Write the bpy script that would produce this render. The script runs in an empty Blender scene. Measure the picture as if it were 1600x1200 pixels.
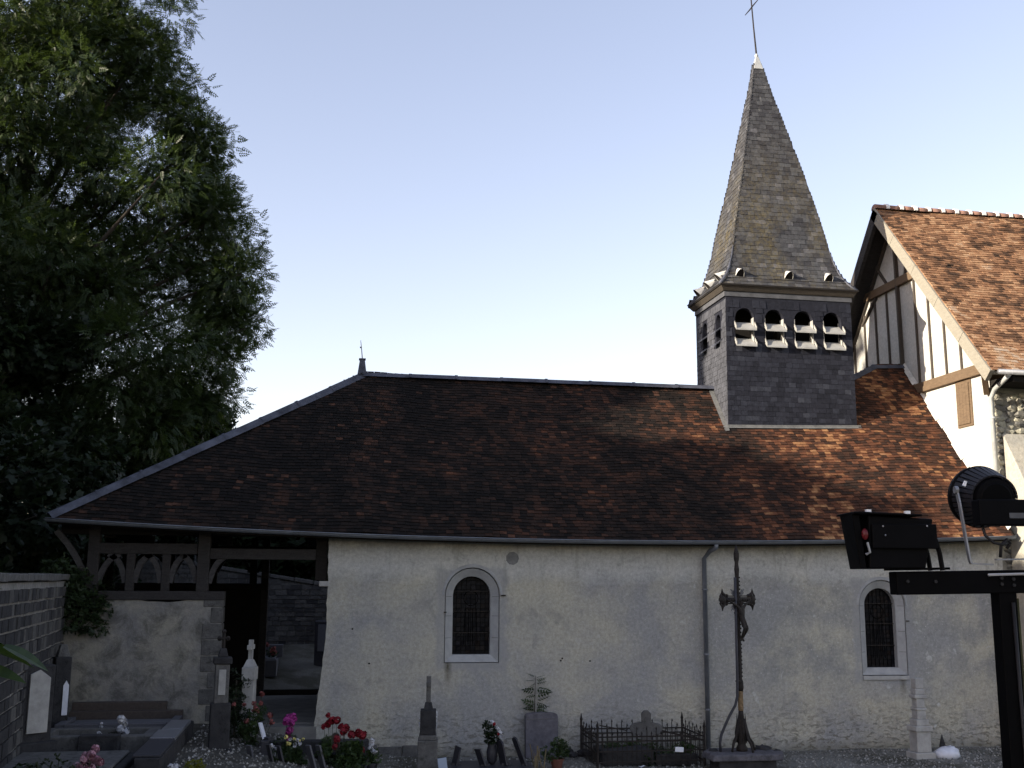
import bpy, bmesh, math, random
import numpy as np
from mathutils import Vector, Matrix
from math import sin, cos, tan, pi, radians, atan2, sqrt

R = random.Random(7)
NR = np.random.default_rng(7)
SC = bpy.context.scene
COL = SC.collection

# ------------------------------------------------------------------ camera
cam = bpy.data.cameras.new('camera')
camo = bpy.data.objects.new('camera', cam)
COL.objects.link(camo)
cam.sensor_fit = 'HORIZONTAL'
cam.sensor_width = 36.0
cam.lens = 1690 / 1600 * 36.0
cam.clip_start = 0.05
cam.clip_end = 2000
camo.matrix_world = (Matrix.Translation((0, -21, 3.3)) @ Matrix.Rotation(radians(-9.8), 4, 'Z')
                     @ Matrix.Rotation(pi / 2 + radians(10.2), 4, 'X') @ Matrix.Rotation(radians(0.4), 4, 'Z'))
SC.camera = camo

# ------------------------------------------------------------------ light
SUN_EL, SUN_AZ = 14.0, 17.0          # azimuth: degrees in front of due left
to_sun = Vector((-cos(radians(SUN_EL)) * cos(radians(SUN_AZ)), -cos(radians(SUN_EL)) * sin(radians(SUN_AZ)), sin(radians(SUN_EL))))
W = bpy.data.worlds.new('World')
SC.world = W
W.use_nodes = True
wn = W.node_tree
wn.nodes.clear()
sky = wn.nodes.new('ShaderNodeTexSky')
sky.sky_type = 'NISHITA'
sky.sun_disc = False
sky.sun_elevation = radians(SUN_EL)
sky.sun_rotation = math.atan2(to_sun.x, to_sun.y) % (2 * pi)
sky.altitude = 100
sky.air_density = 1.0
sky.dust_density = 0.6
sky.ozone_density = 0.8
hs = wn.nodes.new('ShaderNodeHueSaturation')
hs.inputs['Saturation'].default_value = 0.93
bg = wn.nodes.new('ShaderNodeBackground')
bg.inputs['Strength'].default_value = 0.13
wo = wn.nodes.new('ShaderNodeOutputWorld')
gam = wn.nodes.new('ShaderNodeGamma')
gam.inputs[1].default_value = 0.85
wn.links.new(sky.outputs[0], gam.inputs[0])
wn.links.new(gam.outputs[0], hs.inputs['Color'])
tint = wn.nodes.new('ShaderNodeMix')
tint.data_type = 'RGBA'
tint.blend_type = 'MULTIPLY'
tint.inputs[0].default_value = 1.0
tint.inputs[7].default_value = (1.13, 0.96, 0.98, 1.0)
wn.links.new(hs.outputs[0], tint.inputs[6])
wn.links.new(tint.outputs[2], bg.inputs[0])
wn.links.new(bg.outputs[0], wo.inputs[0])
sun = bpy.data.lights.new('sun', 'SUN')
sun.energy = 3.6
sun.angle = radians(0.5)
sun.color = (1.0, 0.89, 0.73)
suno = bpy.data.objects.new('sun', sun)
suno.rotation_euler = to_sun.to_track_quat('Z', 'Y').to_euler()
suno.location = (-30, -10, 20)
COL.objects.link(suno)
SC.view_settings.view_transform = 'Standard'
SC.view_settings.look = 'None'
SC.view_settings.gamma = 1.0
SC.view_settings.use_curve_mapping = False
SC.view_settings.exposure = 1.6


# ------------------------------------------------------------------ materials
class MT:
    def __init__(s, name, rough=0.85, spec=0.3):
        s.m = bpy.data.materials.new(name)
        s.m.use_nodes = True
        s.nt = s.m.node_tree
        s.b = s.nt.nodes['Principled BSDF']
        s.b.inputs['Roughness'].default_value = rough
        s.b.inputs['Specular IOR Level'].default_value = spec
        s._p = None

    def n(s, t, **kw):
        x = s.nt.nodes.new(t)
        for k, v in kw.items():
            setattr(x, k, v)
        return x

    def l(s, a, b):
        if isinstance(a, (int, float)):
            b.default_value = a
        elif isinstance(a, tuple):
            b.default_value = a if len(a) == 4 or b.type == 'VECTOR' else (*a, 1)
        else:
            s.nt.links.new(a, b)

    @property
    def pos(s):
        if s._p is None:
            s._p = s.n('ShaderNodeNewGeometry').outputs['Position']
        return s._p

    def obj(s):
        return s.n('ShaderNodeTexCoord').outputs['Object']

    def vmul(s, v, k):
        x = s.n('ShaderNodeVectorMath', operation='MULTIPLY')
        s.l(v, x.inputs[0]); x.inputs[1].default_value = k
        return x.outputs[0]

    def sep(s, v):
        x = s.n('ShaderNodeSeparateXYZ'); s.l(v, x.inputs[0]); return x.outputs

    def noise(s, scale, detail=4, rough=0.6, vec=None, dist=0.0):
        x = s.n('ShaderNodeTexNoise')
        x.inputs['Scale'].default_value = scale
        x.inputs['Detail'].default_value = detail
        x.inputs['Roughness'].default_value = rough
        x.inputs['Distortion'].default_value = dist
        s.l(vec if vec is not None else s.pos, x.inputs['Vector'])
        return x.outputs['Fac']

    def voro(s, scale, feature='F1', vec=None, out='Distance'):
        x = s.n('ShaderNodeTexVoronoi', feature=feature)
        x.inputs['Scale'].default_value = scale
        s.l(vec if vec is not None else s.pos, x.inputs['Vector'])
        return x.outputs[out]

    def ramp(s, f, st):
        x = s.n('ShaderNodeValToRGB')
        e = x.color_ramp.elements
        while len(e) < len(st):
            e.new(0.5)
        for i, (p, c) in enumerate(st):
            e[i].position = p
            c = (c, c, c) if isinstance(c, (int, float)) else c
            e[i].color = (*c, 1)
        s.l(f, x.inputs[0])
        return x.outputs[0]

    def mix(s, f, a, b, mode='MIX'):
        x = s.n('ShaderNodeMix', data_type='RGBA', blend_type=mode)
        s.l(f, x.inputs[0]); s.l(a, x.inputs[6]); s.l(b, x.inputs[7])
        return x.outputs[2]

    def math(s, op, a, b=0.0, clamp=False):
        x = s.n('ShaderNodeMath', operation=op, use_clamp=clamp)
        s.l(a, x.inputs[0]); s.l(b, x.inputs[1])
        return x.outputs[0]

    def mapr(s, v, a, b, c=0.0, d=1.0):
        x = s.n('ShaderNodeMapRange')
        s.l(v, x.inputs[0])
        for i, q in enumerate((a, b, c, d)):
            x.inputs[i + 1].default_value = q
        return x.outputs[0]

    def attr(s, name):
        return s.n('ShaderNodeAttribute', attribute_name=name).outputs['Fac']

    def orand(s):
        return s.n('ShaderNodeObjectInfo').outputs['Random']

    def bump(s, h, strength=0.5, dist=0.02):
        x = s.n('ShaderNodeBump')
        x.inputs['Strength'].default_value = strength
        x.inputs['Distance'].default_value = dist
        s.l(h, x.inputs['Height'])
        s.nt.links.new(x.outputs[0], s.b.inputs['Normal'])

    def col(s, c):
        s.l(c, s.b.inputs['Base Color'])
        return s


def simple(name, c, rough=0.8, var=0.35, scale=6.0, metal=0.0, bump=0.3, bd=0.01, spec=0.3):
    t = MT(name, rough, spec)
    f = t.noise(scale, 6, 0.65)
    a = tuple(x * (1 - var) for x in c); b = tuple(min(1, x * (1 + var)) for x in c)
    t.col(t.ramp(f, [(0.3, a), (0.7, b)]))
    t.b.inputs['Metallic'].default_value = metal
    if bump:
        t.bump(t.noise(scale * 7, 5, 0.7), bump, bd)
    return t.m


def mat_tile(name, stops, src, red=False):
    t = MT(name, 0.95, 0.06)
    r = t.attr('rnd') if src == 'attr' else t.orand()
    big = t.noise(0.55, 3, 0.6, t.vmul(t.pos, (1.5, 0.8, 0.8)))
    mid = t.noise(2.4, 5, 0.7, t.vmul(t.pos, (0.75, 1.3, 1.3)))
    f = t.math('ADD', t.math('MULTIPLY', r, 0.30), t.math('ADD', t.math('MULTIPLY', big, 0.75), t.math('MULTIPLY', mid, 0.55)))
    f = t.math('SUBTRACT', f, 0.335)
    if red:   # tiles turn redder and paler towards the tower
        x = t.sep(t.pos)[0]
        f = t.math('ADD', f, t.math('ADD', t.mapr(x, 1.0, 9.0, -0.12, 0.04), t.mapr(x, 7.8, 10.2, 0.0, 0.15)))
    c = t.ramp(f, stops)
    # odd replacement tiles stand out
    c = t.mix(t.math('MULTIPLY', t.math('GREATER_THAN', r, 0.93), t.ramp(t.noise(1.3, 4, 0.7), [(0.50, 0.0), (0.66, 0.6)])), c, (0.13, 0.064, 0.042))
    # lichen flecks
    fl = t.math('GREATER_THAN', t.noise(38, 2, 0.5), 0.74)
    c = t.mix(t.math('MULTIPLY', fl, 0.35), c, (0.22, 0.21, 0.17))
    grain = t.noise(30, 4, 0.7)
    c = t.mix(0.5, c, t.mix(1.0, c, t.ramp(grain, [(0.3, 0.55), (0.7, 1.35)]), 'MULTIPLY'))
    t.col(c)
    t.bump(grain, 0.35, 0.008)
    return t.m


LOW_ST = [(0.28, (0.012, 0.011, 0.0105)), (0.46, (0.024, 0.018, 0.0155)), (0.62, (0.052, 0.028, 0.020)), (0.76, (0.13, 0.055, 0.031)), (0.88, (0.34, 0.18, 0.085)), (1.0, (0.46, 0.31, 0.165))]
NAVE_ST = [(0.22, (0.035, 0.026, 0.020)), (0.37, (0.12, 0.068, 0.042)), (0.52, (0.27, 0.145, 0.08)), (0.66, (0.38, 0.235, 0.135)), (0.78, (0.40, 0.31, 0.23)), (0.95, (0.55, 0.44, 0.33))]
M_low = mat_tile('low_tile', LOW_ST, 'attr', True)
M_lowp = mat_tile('low_tile_piece', LOW_ST, 'obj', True)
M_nave = mat_tile('nave_tile', NAVE_ST, 'attr')
M_navep = mat_tile('nave_tile_piece', NAVE_ST, 'obj')


def mat_slate(name, src, lichen):
    t = MT(name, 0.8, 0.12)
    r = t.attr('rnd') if src == 'attr' else t.orand()
    c = t.ramp(r, [(0.0, (0.014, 0.015, 0.021)), (0.5, (0.019, 0.020, 0.028)), (0.9, (0.025, 0.027, 0.037)), (1.0, (0.040, 0.043, 0.055))] if not lichen else [(0.0, (0.035, 0.035, 0.040)), (0.5, (0.052, 0.053, 0.058)), (0.9, (0.068, 0.07, 0.076)), (1.0, (0.10, 0.10, 0.11))])
    if lichen:
        z = t.sep(t.pos)[2]
        pn = t.noise(1.1, 5, 0.65, t.vmul(t.pos, (1.0, 1.0, 0.45)))
        k = t.math('MULTIPLY', t.ramp(pn, [(0.42, 0.0), (0.62, 1.0)]), t.mapr(z, 14.6, 11.5, 0.0, 0.52))
        k = t.math('MULTIPLY', k, t.ramp(t.noise(13, 5, 0.75), [(0.40, 0.05), (0.62, 1.0)]))
        c = t.mix(k, c, (0.15, 0.118, 0.045))
        st = t.ramp(t.noise(9, 4, 0.75, t.vmul(t.pos, (1, 1, 0.25))), [(0.6, 0.0), (0.74, 1.0)])
        c = t.mix(t.math('MULTIPLY', st, t.mapr(z, 13.2, 15.5, 0.0, 0.55)), c, (0.45, 0.45, 0.42))
    c = t.mix(1.0, c, t.ramp(t.noise(14, 5, 0.7), [(0.3, 0.7), (0.7, 1.3)]), 'MULTIPLY')
    t.col(c)
    t.bump(t.noise(25, 4, 0.6), 0.25, 0.005)
    return t.m


M_slate = mat_slate('slate', 'attr', False)
M_slatep = mat_slate('slate_piece', 'obj', False)
M_slatel = mat_slate('slate_lichen', 'attr', True)
M_slates = simple('sunlit_slate', (0.062, 0.064, 0.074), 0.8, 0.4, 5, bump=0.2, spec=0.15)  # lighter slate copy: sunlight on the tower's left face put into the colour


WIN = [(2.885, 1.03, 1.73, 2.975, 0.515), (11.36, 0.98, 1.43, 2.82, 0.49)]


def mat_facade():
    t = MT('lime_plaster', 0.95, 0.15)
    P = t.pos
    x, y, z = t.sep(P)
    cream, grey, white = (0.455, 0.43, 0.35), (0.315, 0.315, 0.31), (0.58, 0.58, 0.56)
    big = t.noise(0.55, 5, 0.62, dist=0.4)
    c = t.mix(t.ramp(big, [(0.38, 0.0), (0.6, 1.0)]), cream, grey)
    # patchier grey weathering to the right of the cross
    pr = t.math('MULTIPLY', t.ramp(t.noise(1.4, 6, 0.7), [(0.40, 0.0), (0.62, 1.0)]), t.mapr(x, 6.6, 9.0, 0.25, 0.9))
    pr = t.math('MULTIPLY', pr, t.mapr(z, 0.9, 1.5, 0.1, 1.0))
    c = t.mix(pr, c, (0.255, 0.26, 0.25))
    # paler washed band under the eaves
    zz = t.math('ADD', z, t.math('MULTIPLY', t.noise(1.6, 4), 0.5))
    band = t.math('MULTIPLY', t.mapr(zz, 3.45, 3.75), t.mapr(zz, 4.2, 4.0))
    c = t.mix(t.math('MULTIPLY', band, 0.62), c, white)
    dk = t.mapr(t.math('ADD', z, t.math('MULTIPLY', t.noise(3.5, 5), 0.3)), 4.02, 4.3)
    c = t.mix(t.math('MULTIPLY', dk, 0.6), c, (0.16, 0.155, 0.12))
    # pale blisters
    bl = t.math('MULTIPLY', t.ramp(t.noise(4.5, 3, 0.5, dist=0.6), [(0.66, 0.0), (0.72, 1.0)]), t.mapr(x, 4.0, 9.5, 0.25, 0.8))
    c = t.mix(bl, c, (0.5, 0.5, 0.48))
    # fine mottling and horizontal flaking near the foot
    c = t.mix(0.75, c, t.mix(1.0, c, t.ramp(t.noise(16, 6, 0.78), [(0.3, 0.62), (0.7, 1.32)]), 'MULTIPLY'))
    sk = t.math('MULTIPLY', t.ramp(t.noise(24, 3, 0.6), [(0.62, 0.0), (0.70, 1.0)]), t.math('MULTIPLY', t.mapr(x, 5.5, 8.5, 0.15, 0.75), t.mapr(z, 0.9, 1.5, 0.2, 1.0)))
    c = t.mix(sk, c, (0.60, 0.60, 0.57))
    pt = t.math('MULTIPLY', t.ramp(t.noise(7.5, 6, 0.75, dist=0.3), [(0.56, 0.0), (0.63, 1.0)]), t.mapr(x, 6.0, 9.5, 0.25, 0.8))
    c = t.mix(t.math('MULTIPLY', pt, 0.55), c, (0.19, 0.19, 0.18))
    cl = t.noise(2.1, 6, 0.7, dist=0.8)
    c = t.mix(t.ramp(cl, [(0.55, 0.0), (0.68, 0.5)]), c, (0.20, 0.20, 0.19))
    foot = t.mapr(t.math('ADD', z, t.math('MULTIPLY', t.noise(1.0, 4), 0.8)), 1.45, 0.5)
    fk = t.math('MULTIPLY', t.ramp(t.noise(5.5, 7, 0.74, t.vmul(P, (1, 1, 2.6)), 0.5), [(0.535, 0.0), (0.575, 1.0)]), foot)
    c = t.mix(t.math('MULTIPLY', fk, 0.8), c, (0.15, 0.14, 0.11))
    crk = t.ramp(t.voro(1.1, 'DISTANCE_TO_EDGE', t.n('ShaderNodeMix', data_type='VECTOR').outputs[1]) if False else t.noise(2.6, 7, 0.8, t.vmul(P, (1, 1, 3.4)), 1.2), [(0.492, 0.0), (0.5, 1.0), (0.508, 0.0)])
    crk = t.math('MULTIPLY', crk, t.mapr(z, 1.9, 0.7))
    c = t.mix(t.math('MULTIPLY', crk, 0.55), c, (0.06, 0.055, 0.045))
    damp = t.mapr(t.math('ADD', z, t.math('MULTIPLY', t.noise(2.5, 5), 0.35)), 0.42, 0.1)
    c = t.mix(t.math('MULTIPLY', damp, 0.7), c, (0.13, 0.12, 0.085))
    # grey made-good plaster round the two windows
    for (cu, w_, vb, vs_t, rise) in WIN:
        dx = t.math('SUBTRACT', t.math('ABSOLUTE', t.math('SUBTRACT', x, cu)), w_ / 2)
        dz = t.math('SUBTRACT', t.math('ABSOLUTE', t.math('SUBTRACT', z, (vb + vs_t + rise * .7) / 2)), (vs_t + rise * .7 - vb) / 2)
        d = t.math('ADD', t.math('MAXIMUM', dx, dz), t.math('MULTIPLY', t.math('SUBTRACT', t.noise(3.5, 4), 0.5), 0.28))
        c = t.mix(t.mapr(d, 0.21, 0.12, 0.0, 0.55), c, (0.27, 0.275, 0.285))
    # thin rain runs below the eaves
    rn_ = t.ramp(t.noise(5.5, 4, 0.7, t.vmul(P, (1, 1, 0.12))), [(0.56, 0.0), (0.66, 1.0)])
    c = t.mix(t.math('MULTIPLY', rn_, t.mapr(z, 2.2, 4.1, 0.0, 0.4)), c, (0.19, 0.185, 0.16))
    # streaks washed from the window corners
    for sx, sz in ((2.42, 1.72), (11.72, 1.43)):
        d = t.math('ABSOLUTE', t.math('SUBTRACT', x, sx + 0.01))
        k = t.math('MULTIPLY', t.mapr(d, 0.09, 0.0), t.math('MULTIPLY', t.mapr(z, sz - 0.5, sz - 0.05), t.math('LESS_THAN', z, sz)))
        k = t.math('MULTIPLY', k, t.noise(12, 3))
        c = t.mix(t.math('MULTIPLY', k, 1.7, True), c, (0.06, 0.05, 0.025))
    t.col(c)
    h = t.math('ADD', t.math('MULTIPLY', t.noise(7, 7, 0.7), 0.6), t.math('MULTIPLY', t.noise(45, 4, 0.7), 0.25))
    h = t.math('SUBTRACT', h, t.math('MULTIPLY', fk, 0.6))
    t.bump(h, 0.6, 0.035)
    return t.m


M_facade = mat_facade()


def mat_plaster2(name, a, b, dark, s=1.2, thr=(0.52, 0.66)):
    t = MT(name, 0.95, 0.15)
    c = t.mix(t.ramp(t.noise(s, 5, 0.65), [(0.38, 0.0), (0.62, 1.0)]), a, b)
    d = t.ramp(t.noise(s * 1.6, 6, 0.72, dist=0.5), [(thr[0], 0.0), (thr[1], 1.0)])
    c = t.mix(t.math('MULTIPLY', d, 0.7), c, dark)
    c = t.mix(0.5, c, t.mix(1.0, c, t.ramp(t.noise(14, 6, 0.75), [(0.3, 0.6), (0.7, 1.35)]), 'MULTIPLY'))
    t.col(c)
    t.bump(t.math('ADD', t.noise(8, 7, 0.7), t.math('MULTIPLY', t.noise(40, 4), 0.3)), 0.6, 0.03)
    return t.m


M_porchwall = mat_plaster2('stained_plaster', (0.21, 0.205, 0.20), (0.29, 0.275, 0.23), (0.075, 0.072, 0.065), 1.3, (0.47, 0.62))
M_gable = mat_plaster2('gable_plaster', (0.50, 0.49, 0.455), (0.46, 0.45, 0.415), (0.38, 0.365, 0.32), 0.8, (0.55, 0.75))
M_rubble = mat_plaster2('rubble_stone', (0.30, 0.29, 0.25), (0.20, 0.195, 0.18), (0.10, 0.098, 0.095), 2.2)
M_ashlar = mat_plaster2('cut_stone', (0.42, 0.39, 0.32), (0.35, 0.335, 0.29), (0.22, 0.2, 0.16), 2.0, (0.56, 0.75))


def mat_stone_piece(name, st):
    t = MT(name, 0.95, 0.15)
    c = t.ramp(t.orand(), st)
    c = t.mix(0.7, c, t.mix(1.0, c, t.ramp(t.noise(11, 6, 0.72), [(0.3, 0.5), (0.7, 1.4)]), 'MULTIPLY'))
    t.col(c)
    t.bump(t.noise(18, 6, 0.7), 0.6, 0.02)
    return t.m


M_wstone = mat_stone_piece('wall_stone', [(0, (0.035, 0.035, 0.038)), (0.5, (0.065, 0.064, 0.064)), (1, (0.115, 0.112, 0.106))])
M_mortar = simple('pale_mortar', (0.22, 0.215, 0.205), 0.95, 0.4, 9, bump=0.5)
M_dmortar = simple('dark_mortar', (0.12, 0.118, 0.11), 0.95, 0.4, 9, bump=0.5)
M_frame = simple('window_stone', (0.33, 0.335, 0.335), 0.9, 0.18, 4, bump=0.25, bd=0.01)
M_zinc = simple('zinc', (0.16, 0.175, 0.20), 0.5, 0.25, 3, metal=0.35, bump=0.1)
M_zincl = simple('pale_zinc', (0.42, 0.43, 0.42), 0.5, 0.2, 5, metal=0.15, bump=0.1)
M_lead = simple('lead', (0.075, 0.08, 0.10), 0.6, 0.5, 4, metal=0.2, bump=0.3, spec=0.2)
M_white = simple('white_painted_zinc', (0.34, 0.335, 0.315), 0.6, 0.15, 8, bump=0.1)
M_iron = simple('rusted_iron', (0.022, 0.018, 0.016), 0.7, 0.6, 14, metal=0.2, bump=0.4)
M_black = simple('black_paint', (0.0015, 0.0015, 0.002), 0.6, 0.3, 10, bump=0.08, spec=0.06)
M_blackpl = simple('black_housing', (0.002, 0.002, 0.0028), 0.6, 0.3, 8, bump=0.05, spec=0.07)
M_galv = simple('galvanised', (0.28, 0.29, 0.31), 0.45, 0.2, 12, metal=0.5, bump=0.05)
M_timber = None


def mat_wood(name, a, b):
    t = MT(name, 0.88, 0.2)
    f = t.noise(5, 6, 0.7, t.vmul(t.pos, (1.2, 1.2, 6)), 0.4)
    g = t.noise(40, 3, 0.6)
    t.col(t.mix(0.4, t.ramp(f, [(0.3, a), (0.7, b)]), t.ramp(g, [(0.3, a), (0.7, b)])))
    t.bump(f, 0.5, 0.01)
    return t.m


M_timber = mat_wood('grey_oak', (0.022, 0.020, 0.020), (0.058, 0.054, 0.053))
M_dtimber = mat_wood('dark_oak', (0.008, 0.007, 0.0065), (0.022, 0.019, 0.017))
M_brace = mat_wood('silvered_oak', (0.035, 0.033, 0.034), (0.09, 0.086, 0.086))
M_beam = mat_wood('brown_oak', (0.085, 0.058, 0.038), (0.18, 0.125, 0.078))
M_stud = mat_wood('stud_oak', (0.045, 0.038, 0.033), (0.085, 0.07, 0.056))
M_verge = mat_wood('verge_board', (0.20, 0.18, 0.145), (0.30, 0.28, 0.23))
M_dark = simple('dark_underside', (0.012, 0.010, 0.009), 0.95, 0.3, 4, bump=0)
M_granite = simple('grey_granite', (0.09, 0.09, 0.10), 0.7, 0.35, 60, bump=0.1, spec=0.4)
M_dgranite = simple('dark_granite', (0.03, 0.03, 0.037), 0.5, 0.4, 50, bump=0.1, spec=0.35)
M_polish = simple('polished_granite', (0.13, 0.135, 0.15), 0.35, 0.2, 50, bump=0, spec=0.4)
M_brownst = simple('brown_stone', (0.06, 0.048, 0.041), 0.7, 0.3, 20, bump=0.2)
M_oldst = mat_plaster2('old_gravestone', (0.13, 0.127, 0.122), (0.095, 0.093, 0.09), (0.035, 0.035, 0.033), 5.0)
M_palest = simple('pale_gravestone', (0.34, 0.335, 0.32), 0.85, 0.22, 6, bump=0.3)
M_darkst = mat_plaster2('blackened_stone', (0.05, 0.049, 0.051), (0.03, 0.03, 0.032), (0.013, 0.013, 0.013), 7.0)
M_terra = simple('terracotta', (0.13, 0.055, 0.04), 0.85, 0.25, 9)
M_potw = simple('white_pot', (0.66, 0.68, 0.74), 0.45, 0.06, 5, bump=0)
M_marble = simple('white_marble', (0.6, 0.62, 0.68), 0.4, 0.12, 9, bump=0)
M_tag = simple('white_tag', (0.7, 0.72, 0.76), 0.5, 0.05, 9, bump=0)
M_redlamp = simple('red_plastic', (0.10, 0.008, 0.012), 0.35, 0.15, 9, bump=0)
M_rubber = simple('rubber_cable', (0.012, 0.012, 0.014), 0.6, 0.2, 9, bump=0)


def mat_leaf(name, a, b, trans=0.35, rough=0.5):
    t = MT(name, rough, 0.35)
    f = t.math('ADD', t.math('MULTIPLY', t.attr('rnd'), 0.55), t.math('MULTIPLY', t.noise(0.7, 3), 0.5))
    c = t.ramp(f, [(0.2, a), (0.85, b)])
    t.col(c)
    tr = t.n('ShaderNodeBsdfTranslucent')
    t.l(t.mix(0.5, c, (b[0] * 1.5, b[1] * 1.5, b[2] * 0.5)), tr.inputs[0])
    mx = t.n('ShaderNodeMixShader')
    mx.inputs[0].default_value = trans
    out = [n for n in t.nt.nodes if n.type == 'OUTPUT_MATERIAL'][0]
    t.nt.links.new(t.b.outputs[0], mx.inputs[1])
    t.nt.links.new(tr.outputs[0], mx.inputs[2])
    t.nt.links.new(mx.outputs[0], out.inputs[0])
    return t.m


M_ash = mat_leaf('ash_leaves', (0.014, 0.028, 0.011), (0.046, 0.070, 0.020))
M_dleaf = mat_leaf('dark_leaves', (0.008, 0.015, 0.007), (0.020, 0.034, 0.012), 0.2)
M_ivy = mat_leaf('ivy_leaves', (0.014, 0.026, 0.010), (0.032, 0.052, 0.016), 0.2)
M_garden = mat_leaf('garden_leaves', (0.018, 0.036, 0.012), (0.045, 0.075, 0.022), 0.25)
M_bigleaf = mat_leaf('vine_leaves', (0.014, 0.03, 0.007), (0.035, 0.062, 0.014), 0.3, 0.5)
M_yleaf = mat_leaf('yellow_leaves', (0.10, 0.12, 0.015), (0.2, 0.2, 0.03), 0.3)
M_bark = simple('bark', (0.05, 0.042, 0.034), 0.95, 0.4, 7, bump=0.8, bd=0.03)


def mat_petal(name, a, b):
    t = MT(name, 0.6, 0.25)
    t.col(t.ramp(t.attr('rnd'), [(0, a), (1, b)]))
    return t.m


M_pink = mat_petal('pink_petals', (0.24, 0.08, 0.12), (0.45, 0.28, 0.32))
M_mag = mat_petal('magenta_petals', (0.2, 0.015, 0.12), (0.38, 0.05, 0.25))
M_red = mat_petal('red_petals', (0.10, 0.004, 0.008), (0.24, 0.012, 0.022))
M_whitep = mat_petal('white_petals', (0.36, 0.37, 0.41), (0.62, 0.62, 0.64))
M_yel = mat_petal('yellow_petals', (0.5, 0.42, 0.08), (0.75, 0.7, 0.3))
M_dpink = mat_petal('dull_red_petals', (0.12, 0.03, 0.03), (0.3, 0.1, 0.09))


def mat_glass():
    t = MT('stained_glass', 0.35, 0.1)
    c = t.ramp(t.attr('rnd'), [(0, (0.004, 0.004, 0.006)), (0.55, (0.006, 0.0065, 0.009)), (0.8, (0.009, 0.006, 0.006)), (1, (0.013, 0.013, 0.017))])
    t.col(c)
    t.bump(t.noise(12, 2), 0.2, 0.01)
    return t.m


M_glass = mat_glass()


def mat_ground():
    t = MT('gravel_ground', 1.0, 0.1)
    c = t.ramp(t.noise(28, 5, 0.75), [(0.3, (0.10, 0.097, 0.088)), (0.55, (0.22, 0.215, 0.195)), (0.8, (0.36, 0.355, 0.33))])
    k = t.ramp(t.noise(0.8, 5, 0.65), [(0.45, 0.0), (0.6, 1.0)])
    c = t.mix(t.math('MULTIPLY', k, 0.75), c, (0.05, 0.048, 0.03))
    y = t.sep(t.pos)[1]; x = t.sep(t.pos)[0]
    # gravel darkened among the left-hand graves: shade put into the colour
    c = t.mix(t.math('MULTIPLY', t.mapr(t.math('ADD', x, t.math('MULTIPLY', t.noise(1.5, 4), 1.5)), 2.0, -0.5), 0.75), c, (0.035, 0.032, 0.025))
    # beyond the graveyard the ground is grass
    far = t.math('ADD', t.mapr(t.math('ABSOLUTE', x), 14, 26), t.mapr(t.math('ABSOLUTE', y), 22, 30), True)
    c = t.mix(far, c, t.ramp(t.noise(3, 5), [(0.3, (0.03, 0.045, 0.015)), (0.7, (0.06, 0.08, 0.03))]))
    t.col(c)
    t.bump(t.noise(40, 4, 0.8), 0.8, 0.03)
    return t.m


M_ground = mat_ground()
t_ = MT('gravel', 0.95, 0.2)
t_.col(t_.ramp(t_.attr('rnd'), [(0, (0.09, 0.088, 0.08)), (0.6, (0.18, 0.175, 0.16)), (1, (0.33, 0.325, 0.305))]))
M_gravel = t_.m


# ------------------------------------------------------------------ helpers
def tag(o, label=None, cat=None, group=None, kind=None):
    if label: o['label'] = label
    if cat: o['category'] = cat
    if group: o['group'] = group
    if kind: o['kind'] = kind
    return o


def empty(name, loc=(0, 0, 0), rz=0.0, label=None, cat=None, group=None, scale=1.0):
    o = bpy.data.objects.new(name, None)
    COL.objects.link(o)
    o.location = loc
    o.rotation_euler = (0, 0, rz)
    o.scale = (scale,) * 3
    o.empty_display_size = 0.1
    return tag(o, label, cat, group)


def link(name, me, mat=None, parent=None, kind=None):
    o = bpy.data.objects.new(name, me)
    COL.objects.link(o)
    if mat is not None and not me.materials:
        me.materials.append(mat)
    if parent is not None:
        o.parent = parent
    if kind: o['kind'] = kind
    return o


def copy_tree(o, parent=None):
    c = o.copy()
    COL.objects.link(c)
    if parent is not None: c.parent = parent
    for ch in list(o.children):
        copy_tree(ch, c)
    return c


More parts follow.
